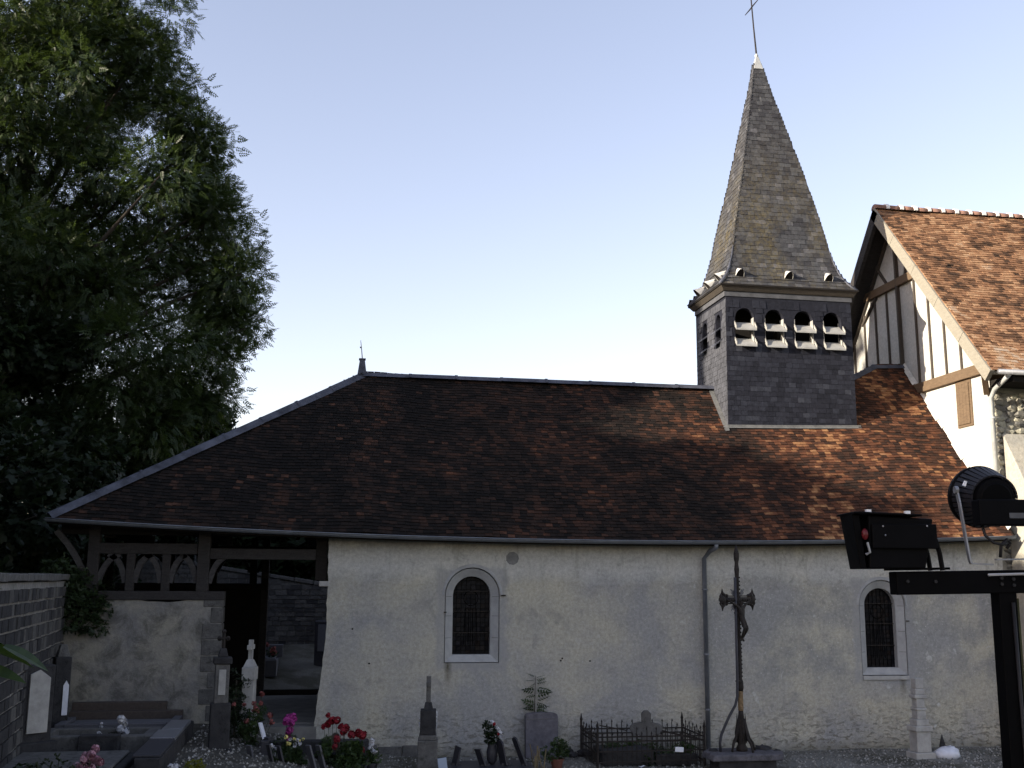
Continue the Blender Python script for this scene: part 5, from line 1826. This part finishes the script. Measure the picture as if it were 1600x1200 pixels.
plaque((-0.8, -2.4, 0.72), 0.12, 0.27, -24, -40, 'bright white plaque tilted on end, beside the white obelisk', M_marble)
slab('stand', (-0.85, 0.2, 0.14), (-0.72, 0.42, 0.60), M_dgranite, gb)
plaque((-0.62, -3.0, 0.3), 0.16, 0.44, -14, 0, 'dark plaque leaning left below the white tilted plaque', M_dgranite)
plaque((-0.46, -3.0, 0.3), 0.18, 0.42, -16, 0, 'dark plaque leaning in front of the yellow flowers', M_dgranite)
plaque((0.02, -3.05, 0.27), 0.2, 0.46, -17, 0, 'tall dark plaque leaning between the yellow and crimson flowers', M_granite)
plaque((0.16, -2.95, 0.27), 0.2, 0.44, -16, 0, 'second tall dark plaque leaning against the crimson bush', M_granite)
plaque((-0.95, -2.8, 0.3), 0.16, 0.4, -12, 10, 'grey plaque leaning at the left end of the flower bed', M_granite)
plaque((0.34, -2.6, 0.5), 0.12, 0.3, -8, 50, 'pale arched plaque standing among the red geraniums', M_brownst, arch=True)
lowp = empty('flower_tray', (-0.94, -3.5, 0.36), 0.1, 'small pale tray lying at the left front of the flower bed', 'tray')
slab('tray', (-0.09, -0.05, 0), (0.09, 0.05, 0.03), M_marble, lowp, 0.01)

# grave with vase in the middle
gm = empty('grave', (2.95, -1.75, -0.02), 0, 'low dark grave slab with vase and leaning plaques in front of the wall', 'grave')
slab('slab', (-0.75, -0.6, 0), (0.75, 0.45, 0.17), M_dgranite, gm, 0.02)
vs_ = empty('flower_vase', (3.02, -1.75, 0.16), 0, 'dark vase with a drooping bouquet of white and red flowers', 'flower vase')
MB().lathe([(0.05, 0), (0.085, 0.06), (0.10, 0.2), (0.075, 0.3), (0.085, 0.34)], (0, 0, 0), 16).build('vase', M_dgranite, vs_, smooth=True)
pos, dirs = clump_points([(-.02, 0, .42), (-.05, 0, .55), (0.04, 0, .45), (-.08, 0, .66)], [.1, .09, .1, .05], 190, -0.2)
leaf_cloud('leaves', pos, dirs, NR.uniform(.05, .09, 190), FAN, M_dleaf, vs_)
m = MB()
for (x, z, r) in ((-.02, .70, .03), (.0, .69, .03), (.06, .64, .028), (.08, .60, .03), (.13, .52, .032), (.14, .48, .03), (.15, .45, .028), (.11, .56, .03), (.03, .66, .02)):
    for i in range(14):
        d = Vector((R.gauss(0, 1), R.gauss(0, 1), R.gauss(0, 1))).normalized(); c = Vector((x, -.06, z)) + d * r
        u = d.cross(Vector((.3, .2, 1))).normalized(); v = d.cross(u); q = r * .6
        m.add([c - u * q, c - v * q, c + u * q, c + v * q], [(0, 1, 2, 3)])
o = m.build('white_flower', M_whitep, vs_, fix=False); rnd_attr(o.data)
o = MB().blob((.02, -.08, .67), .03, 7, 5).blob((.10, -.07, .50), .025, 7, 5).build('red_flowers', M_red, vs_); rnd_attr(o.data)
plaque((2.36, -1.7, 0.14), 0.18, 0.32, 12, 0, 'dark wedge-shaped plaque nearest the rose-covered monument', M_dgranite)
plaque((2.84, -1.85, 0.14), 0.2, 0.30, -20, 0, 'dark plaque tipped back just left of the vase', M_dgranite)
plaque((3.2, -1.85, 0.15), 0.22, 0.36, -12, 0, 'dark curved plaque standing just right of the vase', M_dgranite, arch=True)
plaque((3.55, -1.9, 0.14), 0.16, 0.46, -22, 0, 'tall dark plaque with pointed top leaning at the right end of the slab', M_dgranite, arch=True)
bl = empty('memorial_plaque', (2.14, -2.05, 0.04), radians(-6), 'pale blue plaque standing at the foot of the rose-covered monument', 'plaque', 'small memorial plaques on the graves')
MB().box((0, 0, 0.13), (0.15, 0.03, 0.3), Matrix.Rotation(radians(-8), 3, 'Y')).build('plate', simple('blue_grey_plate', (0.34, 0.40, 0.5), 0.5, 0.08, 9, bump=0), bl, 0.004)
plant('potted_plant', (4.24, -1.4, 0.0), 'terracotta pot with a spreading grey green plant', 'potted plant', .24, .3, 420, [], leafmat=M_garden, pot=(M_terra, .12, .17), lsize=(.04, .07))
dr = empty('dry_stalks', (3.86, -1.6, 0.0), 0, 'dry yellowed stalks standing left of the terracotta pot', 'plant')
m = MB()
for i in range(9):
    x = R.uniform(-.1, .1)
    m.bar((x, R.uniform(-.05, .05), 0), (x + R.uniform(-.12, .06), 0, R.uniform(.25, .46)), .022, .006)
m.build('stalks', simple('dry_straw', (0.2, 0.16, 0.09), 0.9, 0.4, 9), dr)
# debris along the wall foot
o = MB()
for i in range(16): o.blob((R.uniform(4.75, 5.6), R.uniform(-.35, -.1), R.uniform(0.02, .1)), R.uniform(.04, .1), 7, 5, (1.2, 1, .7), .3)
tag(o.build('rubble', M_darkst, None, kind='stuff'), 'small heap of dark rubble at the wall foot by the fenced grave', 'rubble')

# ------------------------------------------------------------------ fenced grave
FX0, FX1, FY0, FY1 = 4.96, 6.95, -1.5, -0.25
fg = empty('grave_fence', (FX0, FY0, 0), 0, 'rusty low iron fence round an old grave with a stone cross', 'fence')


def fence_run(a, b, zt, n, broken=False):
    a, b = Vector(a), Vector(b)
    for k, z in enumerate((zt - 0.09, zt - 0.17, zt - 0.34, 0.1)):
        e = b.copy()
        MB().bar(a + Vector((0, 0, z)), b + Vector((0, 0, z + R.uniform(-.012, .012))), 0.016, 0.024).build('rail', M_iron, fg)
    for i in range(1, n):
        p = a.lerp(b, i / n)
        tall = i % 2 == 0
        top = zt + (0.02 if tall else -0.06)
        m = MB().tube([p + Vector((0, 0, 0.02)), p + Vector((R.uniform(-.01, .01), 0, top))], 0.009, 5)
        m.lathe([(0.008, 0), (0.017, 0.02), (0.002, 0.06)], tuple(p + Vector((0, 0, top))), 5)
        m.build('bar', M_iron, fg)


Lx, Ly = FX1 - FX0, FY1 - FY0
fence_run((0, 0, 0), (Lx, 0, 0), 0.62, 22)
fence_run((0, Ly, 0), (Lx, Ly, 0), 0.60, 20)
fence_run((0, 0, 0), (0, Ly, 0), 0.60, 12)
fence_run((Lx, 0, 0), (Lx, Ly, 0), 0.60, 12)
for x, y in ((0, 0), (Lx, 0), (0, Ly), (Lx, Ly)):
    MB().tube([(x, y, 0), (x, y, 0.66)], 0.022, 7).lathe([(0.02, 0.66), (0.03, 0.69), (0.02, 0.72), (0.004, 0.80)], (x, y, 0), 7).build('post', M_iron, fg)
MB().bar((1.2, 0.02, 0.62), (Lx - 0.1, 0.05, 0.46), 0.02, 0.03).build('loose_rail', M_iron, fg)
MB().bar((0.1, 0.25, 0.70), (0.62, 0.3, 0.60), 0.016, 0.02).build('loose_rail', M_iron, fg)
sc = empty('stone_cross', (6.13, -0.6, 0.0), radians(-12), 'weathered round-armed stone cross inside the iron fence', 'gravestone')
m = MB().prism([(-.11, 0), (.11, 0), (.09, .4)] + [(.09 + .13 * .9 + .1 * cos(a), .54 + .1 * sin(a)) for a in np.linspace(-1.9, 1.4, 8)] + [(.085, .66), (.09, .82), (.04, .87), (-.04, .87), (-.09, .82), (-.085, .66)] + [(-.09 - .13 * .9 + .1 * cos(a), .54 + .1 * sin(a)) for a in np.linspace(pi - 1.4, pi + 1.9, 8)] + [(-.09, .4)], lambda u, v: (u, -.06, v), lambda u, v: (u, .06, v))
m.build('cross', M_oldst, sc, 0.012)
slab('foot', (-.3, -.2, 0), (.3, .2, .16), M_darkst, sc, .02)
sl = empty('grave', (5.95, -0.9, 0.0), 0, 'mossy stone slab lying inside the rusty iron fence', 'grave')
slab('slab', (-0.85, -0.45, 0), (0.1, 0.35, 0.26), M_darkst, sl, .03)
slab('kerb', (0.12, -0.5, 0), (0.9, -0.4, 0.2), M_darkst, sl, .02)
pos, dirs = clump_points([(5.1 + R.random() * 1.75, -1.3 + R.random() * .9, R.uniform(.02, .25)) for _ in range(30)], [.12] * 30, 1400, -0.3)
wd = leaf_cloud('weeds', pos, dirs, NR.uniform(.04, .08, 1400), FAN, M_garden, None, 'stuff')
tag(wd, 'dark weeds growing inside the iron grave fence', 'weeds')
tg = empty('grave_tag', (6.46, -1.535, 0.24), 0.05, 'small white tag hung on the rusty grave fence', 'tag')
MB().box((0, 0, 0.06), (0.16, 0.008, 0.085), Matrix.Rotation(radians(4), 3, 'Y')).build('plate', M_tag, tg)
MB().tube([(0, 0.012, 0.1), (0, 0.03, 0.2)], .004, 4).build('wire', M_iron, tg)
pp = empty('paper_scrap', (5.75, -1.62, 0.02), .4, 'scrap of white paper on the ground before the fenced grave', 'paper')
MB().add([(-.07, -.04, .01), (.0, -.05, .035), (.07, -.03, .015), (.06, .05, .03), (0, .06, .01), (-.06, .05, .025)], [(0, 1, 4, 5), (1, 2, 3, 4)]).build('sheet', M_tag, pp, fix=False)

# ------------------------------------------------------------------ cast-iron crucifix
cx = empty('crucifix', (7.50, -1.9, 0.0), 0, 'tall rusted cast-iron crucifix on a stone platform before the wall', 'crucifix')
M_plat = mat_plaster2('lichened_dark_stone', (0.12, 0.115, 0.125), (0.075, 0.072, 0.08), (0.03, 0.03, 0.03), 6.0)
pr = [(-.70, -.42), (.58, -.46), (.76, -.1), (.55, .3), (.1, .42), (-.5, .42), (-.72, .1)]
MB().prism(pr, lambda u, v: (u, v, 0.20), lambda u, v: (u * .96, v * .96, 0.31)).build('platform', M_plat, cx, 0.025)
MB().prism([(a * .8, b * .8) for a, b in pr], lambda u, v: (u, v, -0.1), lambda u, v: (u, v, 0.199)).build('platform_base', M_darkst, cx, 0.02)
for q, rr in (((.45, .16, .31), .14), ((-.5, .1, .3), .1), ((.62, -.05, .28), .1)):
    MB().blob(q, rr, 8, 5, (1.2, 1, .5), .3).build('moss_lump', M_darkst, cx, smooth=True)
# bell-shaped foot with scrolls
sh = [(.10, .30), (.105, .36), (.07, .42), (.085, .48), (.095, .60), (.075, .74), (.06, .86), (.045, .97), (.04, 1.0)]
MB().lathe(sh, (0, 0, 0), 12).build('foot', M_iron, cx, smooth=True)
lf = MB()
for a in np.linspace(0, 2 * pi, 9)[:-1]:
    c, s_ = cos(a), sin(a)
    lf.tube([(c * .09, s_ * .09, .46), (c * .115, s_ * .115, .62), (c * .085, s_ * .085, .78), (c * .075, s_ * .075, .95)], [.010, .018, .014, .005], 5)
lf.build('acanthus_leaf', M_iron, cx)
for a in (0.1, 1.9, 3.6, 5.2):
    c, s_ = cos(a), sin(a)
    MB().tube([(c * .06, s_ * .06, .86), (c * .1, s_ * .1, .68), (c * .15, s_ * .15, .52), (c * .21, s_ * .21, .45), (c * .24, s_ * .24, .36), (c * .25, s_ * .25, .31)], [.02, .026, .026, .024, .02, .022], 6).build('scroll', M_iron, cx, smooth=True)
MB().lathe([(.045, 1.0), (.05, 1.05), (.048, 1.3), (.055, 1.34)], (0, 0, 0), 10).build('bare_sleeve', simple('flaked_ochre', (0.19, 0.13, 0.07), .85, .5, 20), cx, smooth=True)
MB().lathe([(.05, 1.341), (.065, 1.40), (.06, 1.5), (.042, 1.56), (.045, 2.0), (.038, 2.3), (.04, 2.8), (.036, 3.35), (.04, 3.4), (.048, 3.5), (.036, 3.58), (.034, 3.62), (.05, 3.68), (.052, 3.78), (.03, 3.86), (.006, 3.94)], (0, 0, 0), 10).build('shaft', M_iron, cx, smooth=True)
# beads along the shaft
bd = MB()
for z in np.arange(1.6, 3.4, 0.07): bd.blob((.035, -.025, z), .016, 5, 4)
bd.build('shaft_ornament', M_iron, cx)
# the arms, turned away from the viewer
arms = empty('arms', (0, 0, 2.95), radians(31)); arms.parent = cx
m = MB().box((0, 0, 0), (.94, .05, .09)).box((0, .0, .066), (.7, .035, .02)).box((0, 0, -.066), (.7, .035, .02))
for sg in (-1, 1):
    x = sg * .44
    m.blob((x, 0, 0), .085, 7, 5, (1, .5, 1))
    for a in (-1, 1):
        m.tube([(x - sg * .06, 0, 0), (x - sg * .05, 0, a * .09), (x, 0, a * .12), (x + sg * .0, 0, a * .2)], [.03, .035, .03, .004], 6)
        m.blob((x - sg * .12, 0, a * .07), .035, 6, 4)
        m.tube([(x, 0, 0), (x + sg * .06, 0, a * .07), (x + sg * .03, 0, a * .11)], [.03, .022, .012], 6)
    m.tube([(x, 0, 0), (x + sg * .1, 0, 0)], [.04, .01], 6)
    for k in range(4): m.blob((sg * (.12 + .07 * k), -.025, 0), .022, 5, 4)
m.build('cross_arm', M_iron, arms, smooth=True)
ry = MB()
for a in (.78, 2.36, 3.93, 5.5):
    for k in (-.16, 0, .16):
        ry.bar((cos(a + k) * .08, 0, sin(a + k) * .08), (cos(a + k) * (.27 - abs(k) * .3), 0, sin(a + k) * (.27 - abs(k) * .3)), .018, .012, (0, 1, 0))
ry.build('ray', M_galv if False else simple('weathered_ray', (0.12, 0.12, 0.125), .7, .4, 12), arms)
# the small cast figure on the far right side of the cross
fig = bpy.data.meshes.new('figure')
J = {'pel': (0, -.13, -.52), 'che': (0, -.10, -.26), 'nek': (0, -.10, -.13), 'hea': (.02, -.14, -.03), 'ls': (-.085, -.10, -.17), 'le': (-.23, -.07, -.08), 'lh': (-.38, -.05, .0), 'rs': (.085, -.10, -.17), 're': (.23, -.07, -.08), 'rh': (.38, -.05, .0),
     'lk': (-.045, -.25, -.66), 'la': (-.02, -.10, -.90), 'lt': (-.01, -.16, -.97), 'rk': (.045, -.25, -.66), 'ra': (.02, -.10, -.90), 'rt': (.015, -.16, -.97)}
ks = list(J)
ed = [('pel', 'che'), ('che', 'nek'), ('nek', 'hea'), ('che', 'ls'), ('ls', 'le'), ('le', 'lh'), ('che', 'rs'), ('rs', 're'), ('re', 'rh'), ('pel', 'lk'), ('lk', 'la'), ('la', 'lt'), ('pel', 'rk'), ('rk', 'ra'), ('ra', 'rt')]
fig.from_pydata([J[k] for k in ks], [(ks.index(a), ks.index(b)) for a, b in ed], [])
fo_ = link('figure', fig, M_iron, arms)
fo_.scale = (.9, .72, .76)
fo_.location = (0, .0, 0)
sk = fo_.modifiers.new('skin', 'SKIN')
rad = dict(pel=.065, che=.075, nek=.03, hea=.052, ls=.04, le=.026, lh=.018, rs=.04, re=.026, rh=.018, lk=.04, la=.022, lt=.016, rk=.04, ra=.022, rt=.016)
for i, k in enumerate(ks):
    fig.skin_vertices[0].data[i].radius = (rad[k], rad[k])
    fig.skin_vertices[0].data[i].use_root = (k == 'pel')
sd = fo_.modifiers.new('sub', 'SUBSURF'); sd.levels = 1; sd.render_levels = 1
# conductor pipe running up the left of the shaft
pi_ = empty('cable_pipe', (7.5, -1.9, 0.30), 0, 'dark bent conduit climbing the left side of the crucifix', 'pipe')
MB().tube([(-.42, -.06, 0), (-.43, -.06, .16), (-.40, -.06, .3), (-.33, -.06, .45), (-.24, -.06, .62), (-.13, -.07, .8), (-.085, -.07, .95), (-.075, -.07, 1.3), (-.065, -.07, 3.05)], .026, 8).build('pipe', M_rubber if False else simple('dark_conduit', (0.035, 0.035, 0.042), .55, .25, 10), pi_, smooth=True)
MB().lathe([(.06, 1.2), (.06, 1.23)], (-.04, -.035, 0), 8).lathe([(.055, 2.4), (.055, 2.43)], (-.035, -.035, 0), 8).build('clip', M_iron, pi_)

# ------------------------------------------------------------------ lighting mast in the foreground
MP = (3.395, -15.95)
mast = empty('lighting_mast', (MP[0], MP[1], 0), radians(-9.8), 'black steel mast with crossbar carrying two floodlights in the foreground', 'mast')
MB().b2((-.045, -.05, 0), (.045, .05, 3.26)).build('post', M_black, mast, .004)
MB().b2((.05, -.03, 0), (.062, .03, 3.22)).build('cable_strip', simple('olive_strip', (0.05, 0.05, 0.02), .8, .3, 9), mast)
rb = Matrix.Rotation(radians(-1.2), 3, 'Y')
MB().box((-.09, 0, 3.30), (.93, .11, .115), rb).build('crossbar', M_black, mast, .006)
MB().box((-.43, 0, 3.362), (.30, .10, .012), rb).build('mount_plate', M_black, mast)
MB().tube([(-.10, -.07, 3.335), (.05, -.08, 3.34), (.3, -.10, 3.347)], .007, 6).build('conduit', simple('pale_conduit', (.33, .34, .36), .5, .1, 9, bump=0), mast)
MB().tube([(.02, -.058, 3.2), (.024, -.06, 2.4), (.018, -.06, 1.4), (.022, -.06, .1)], .009, 6).build('cable', M_rubber, mast, smooth=True)
for bx, bz in ((-.03, 3.29), (.03, 3.285), (-.03, 3.32), (.03, 3.315), (-.5, 3.3), (-.36, 3.3)):
    MB().lathe([(.009, 0), (.009, .008)], (bx, -.056, bz), 6, Matrix.Rotation(pi / 2, 3, 'X')).build('bolt', M_rubber, mast)
# square floodlight, seen from behind and the side
f1 = empty('floodlight', (2.872, -15.86, 3.36), radians(-9.8), 'square black floodlight with open front frame, on the left end of the crossbar', 'floodlight')
fr_ = MB()
# front frame faces left and slightly away
fr_.add([(-.215, -.10, -.0), (-.195, .14, -.0), (-.235, .14, .275), (-.245, -.10, .27), (-.185, -.10, 0), (-.165, .14, 0), (-.20, .14, .275), (-.21, -.10, .27)], [(0, 1, 2, 3), (7, 6, 5, 4), (0, 4, 5, 1), (1, 5, 6, 2), (2, 6, 7, 3), (3, 7, 4, 0)])
fr_.build('front_frame', M_black, f1, .004)
MB().add([(-.245, -.14, .272), (-.245, .16, .272), (.10, .14, .262), (.10, -.12, .262), (-.245, -.14, .282), (-.245, .16, .282), (.10, .14, .272), (.10, -.12, .272)], [(0, 3, 2, 1), (4, 5, 6, 7), (0, 1, 5, 4), (1, 2, 6, 5), (2, 3, 7, 6), (3, 0, 4, 7)]).build('hood', M_blackpl, f1, .003)
MB().add([(-.17, -.10, 0.0), (-.17, .12, 0.0), (.115, .10, .004), (.115, -.09, .004), (-.165, -.10, .266), (-.165, .12, .266), (.165, .10, .250), (.165, -.09, .250)], [(0, 3, 2, 1), (4, 5, 6, 7), (0, 1, 5, 4), (1, 2, 6, 5), (2, 3, 7, 6), (3, 0, 4, 7)]).build('housing', M_blackpl, f1, .008)
MB().b2((-.155, -.118, .10), (.17, -.101, .222)).build('gear_cover', M_blackpl, f1, .005)
for yb in (-.08, .08):
    MB().tube([(.12, yb, .18), (.172, yb, .15), (.19, yb, .08), (.20, yb, -.005)], .012, 6).build('bracket', M_black, f1)
MB().b2((-.18, -.125, .278), (-.155, -.10, .293)).build('clip', M_tag, f1)
MB().b2((.015, -.125, .272), (.04, -.10, .287)).build('clip', M_tag, f1)
MB().blob((-.19, -.115, .17), .022, 8, 6, (.8, .7, 1.3), 0).build('lamp_socket', M_redlamp, f1, smooth=True)
MB().tube([(-.18, -.116, .13), (-.17, -.118, .08), (-.19, -.114, .07)], .007, 5).build('wire', M_galv, f1)
m = MB()
for q in ((-.1, -.122, .21), (.12, -.122, .212), (-.09, -.122, .165)): m.blob(q, .005, 5, 4)
m.build('screw', M_galv, f1)
# round finned floodlight
f2 = empty('floodlight', (3.392, -15.90, 3.728), radians(-9.8), 'round black floodlight with cooling fins in a grey yoke, above the mast', 'floodlight', scale=0.9)
ax = Matrix.Rotation(radians(-16), 3, 'Y') @ Matrix.Rotation(radians(98), 3, 'X')
MB().lathe([(.150, -.16), (.178, -.14), (.182, -.11), (.166, -.09), (.155, -.06), (.118, .07), (.112, .09), (.095, .092), (.09, .05)], (0, .02, .0), 40, ax).build('drum', M_blackpl, f2, smooth=False)
m = MB()
for i in range(34):
    a = 2 * pi * i / 34
    p0 = ax @ Vector((cos(a) * .172, sin(a) * .172, -.085)); p1 = ax @ Vector((cos(a) * .130, sin(a) * .130, .075))
    t_v = ax @ Vector((-sin(a), cos(a), 0))
    m.bar(p0 + Vector((0, .02, 0)), p1 + Vector((0, .02, 0)), .022, .010, tuple(ax @ Vector((cos(a), sin(a), 0))))
m.build('fin', simple('fin_grey', (0.016, 0.016, 0.02), .5, .25, 9, bump=.05, spec=.2), f2)
MB().lathe([(.10, .04), (.10, .088), (.085, .098), (.001, .10)], (0, .02, 0), 28, ax).build('rear_cap', M_black, f2)
MB().b2((-.135, -.16, -.165), (.26, -.055, -.02)).build('gear_box', M_blackpl, f2, .008)
MB().b2((.03, -.164, -.125), (.115, -.161, -.095)).build('rating_label', simple('label_grey', (.07, .075, .085), .5, .2, 30, bump=0), f2)
yk = MB()
pth = [(-.185, .02, .06), (-.178, .0, -.03), (-.15, -.02, -.355), (-.142, -.02, -.374), (-.02, -.02, -.378)]
for a, b in zip(pth[:-1], pth[1:]): yk.bar(a, b, .030, .009, (1, 0, 0) if abs(b[2] - a[2]) > .05 else (0, 0, 1))
pth = [(.25, .04, .06), (.245, .04, -.03), (.215, .03, -.33), (.20, .03, -.345), (.02, .03, -.35)]
for a, b in zip(pth[:-1], pth[1:]): yk.bar(a, b, .030, .009, (1, 0, 0) if abs(b[2] - a[2]) > .05 else (0, 0, 1))
yk.build('yoke', M_galv, f2)
MB().lathe([(.022, -.01), (.022, .01)], (-.188, .01, .045), 8, Matrix.Rotation(pi / 2, 3, 'Y')).build('pivot_bolt', M_galv, f2)
MB().box((-.165, -.06, .075), (.016, .012, .03), Matrix.Rotation(.4, 3, 'Y')).build('clip', M_tag, f2)
MB().tube([(-.10, -.10, -.16), (-.09, -.11, -.22), (-.05, -.12, -.26), (.0, -.12, -.27), (.03, -.11, -.26)], .008, 6).tube([(-.01, -.1, -.34), (-.005, -.11, -.27), (.03, -.11, -.24), (.05, -.1, -.26), (.03, -.1, -.29)], .009, 6).build('cable', M_rubber, f2, smooth=True)


# ------------------------------------------------------------------ near foliage at the picture's edges
def big_leaf(l, w, fold=.25, curl=.2):
    m = MB(); n = 7
    mid, le_, ri = [], [], []
    for i in range(n + 1):
        t = i / n
        ww = w * sin(pi * min(1, t * .9 + .1)) ** .8 * (1 - t * .35)
        zz = -curl * l * t * t
        mid.append((t * l, 0, zz)); le_.append((t * l, ww / 2, zz + fold * ww / 2)); ri.append((t * l, -ww / 2, zz + fold * ww / 2))
    strip(m, mid, le_, False); strip(m, ri, mid, False)
    return m


def vine(name, base, stem, leaves, label):
    v = empty(name, base, 0, label, 'vine')
    MB().tube(stem, [.02] + [.008] * (len(stem) - 1), 6).build('stem', M_bark, v)
    for (p, d, l, w) in leaves:
        o = big_leaf(l, w, R.uniform(.1, .35), R.uniform(.1, .4)).build('leaf', M_bigleaf, v, fix=False, smooth=True)
        rnd_attr(o.data)
        o.location = p
        o.rotation_euler = Vector(d).to_track_quat('X', 'Z').to_euler()
        o.rotation_euler.rotate_axis('X', R.uniform(-.6, .6))
    return v


vine('climbing_vine', (-1.45, -17.2, 0.0), [(0, 0, 0), (.05, 0, 1.5), (.1, 0, 3.2), (.12, 0, 4.6)],
     [((.36, -.2, 3.10), (1, .2, -.10), .24, .14), ((.40, -.25, 3.02), (1, -.1, -.08), .2, .12), ((.30, -.2, 3.12), (.6, -.3, -.5), .22, .15), ((.52, -.25, 3.09), (1, .1, -.45), .15, .07), ((.28, -.2, 3.2), (.5, .3, .4), .2, .14),
      ((.33, -.3, 3.52), (1, 0, -.2), .14, .07), ((.2, -.2, 3.5), (.4, .4, .2), .2, .13), ((.30, -.3, 4.30), (1, .1, .4), .1, .08), ((.34, -.25, 4.22), (.5, .2, -.5), .12, .08), ((.15, 0, 4.2), (.4, -.4, .3), .2, .14), ((.1, 0, 2.8), (.6, .2, -.2), .22, .15), ((.1, 0, 2.4), (.3, -.6, -.2), .22, .15), ((.12, 0, 3.8), (-.4, -.5, .2), .22, .15)],
     'climbing vine with broad green leaves reaching in from the left edge')
vine('leafy_creeper', (3.62, -16.15, 0.0), [(0, 0, 0), (.02, 0, 1.6), (.0, 0, 3.0), (-.05, 0, 3.45)],
     [((-.12, -.06, 3.40), (.8, .1, .5), .30, .17), ((-.14, -.02, 3.38), (.9, -.1, .15), .28, .18), ((.0, -.05, 3.3), (.5, -.5, .4), .25, .16), ((.02, 0, 2.6), (.5, .5, -.2), .25, .16), ((.02, 0, 2.9), (.8, -.3, -.2), .25, .16)],
     'creeper with one large dull green leaf resting on the mast top')
# pink flowering bush, yellow-leaved plant, violet flowers and white bouquet by the left graves
plant('flowering_bush', (-2.78, -6.1, 0.45), 'pink flowering bush at the lower left among dark graves', 'flowers', .22, .6, 380, [('flower_head', M_pink, heads(13, .15, .08, .45, .78, .045, 18))], leafmat=M_dleaf)
plant('golden_shrub', (-1.58, -5.0, 0.36), 'small shrub with yellow green leaves at the foot of the dark monument', 'shrub', .13, .5, 160, [], leafmat=M_yleaf)
plant('violet_plant', (-1.85, -5.2, 0.36), 'violet and white flowers beside the yellow green shrub', 'flowers', .1, .35, 110, [('flower_head', M_whitep, heads(5, .06, .05, .34, .45, .03, 12))])
plant('bouquet', (-3.05, -2.35, 0.72), 'white bouquet lying on the old stone tomb', 'flowers', .12, .2, 90, [('flower_head', M_whitep, [(0.02, 0, .34, .05, 26), (.1, 0, .3, .05, 26), (-.08, -.05, .2, .05, 26), (-.02, -.1, .16, .05, 26), (.16, 0, .24, .04, 20)])], leafmat=M_dleaf)
plant('pale_flower', (-3.35, -2.4, 0.72), 'pale blue grey artificial flowers left of the white bouquet', 'flowers', .06, .15, 40, [('flower_head', M_whitep, [(-.1, 0, .22, .03, 10), (-.06, 0, .28, .02, 6), (-.02, 0, .14, .035, 12)])], leafmat=M_dleaf)
C = [(-1.36 + R.gauss(0, .1), -1.3 + R.gauss(0, .1), z) for z in np.linspace(.75, 1.7, 14)]
t = empty('dwarf_conifer', (-1.36, -1.3, .55), 0, 'small dark conifer beside the white obelisk', 'shrub')
pos, dirs = clump_points(np.array(C) - np.array((-1.36, -1.3, .55)), [max(.05, .22 - .17 * i / 13) for i in range(14)], 900, -0.5)
leaf_cloud('foliage', pos, dirs, NR.uniform(.04, .07, 900), FAN, M_dleaf, t)
MB().tube([(0, 0, 0), (0, 0, 1.0)], .015, 6).build('stem', M_bark, t)
# dark shrubs at the near left
for (x, y, r, lab) in ((-3.6, -7.6, .5, 'dark low shrub filling the lower left corner'), (-2.2, -8.6, .4, 'dark shrub below the pink flowering bush')):
    t = empty('low_shrub', (x, y, zg(x, y)), 0, lab, 'shrub')
    C = [(R.gauss(0, r), R.gauss(0, r * .6), R.uniform(.1, .42)) for _ in range(24)]
    pos, dirs = clump_points(C, [.2] * 24, 1400, 0)
    leaf_cloud('foliage', pos, dirs, NR.uniform(.06, .1, 1400), FAN, M_dleaf, t)
# graves beyond the porch
gB = empty('grave', (-1.0, 8.6, 1.02), 0, 'dark grave with pale headstone and red flowers seen through the porch', 'grave')
slab('kerb', (-.5, -.9, -.2), (-.02, 1.6, .22), M_granite, gB, .015)
slab('headstone', (-.55, -.05, .22), (.1, .1, .55), M_granite, gB, .02)
slab('slab', (-.45, -.85, .221), (-.06, 1.5, .26), M_polish, gB, .01)
plant('flower_pot', (-1.15, 8.1, 1.25), 'red flowers on the grave seen through the porch', 'flowers', .1, .25, 80, [('flower_head', M_dpink, heads(8, .08, .05, .1, .35, .04, 14))])
gC = empty('headstone', (0.25, 9.2, 1.15), radians(-20), 'upright dark headstone just visible past the church wall corner through the porch', 'gravestone')
slab('stone', (-.35, -.1, -.2), (.35, .1, 1.0), M_dgranite, gC, .03)
slab('panel', (-.25, -.115, .2), (.25, -.102, .9), M_polish, gC, .01)
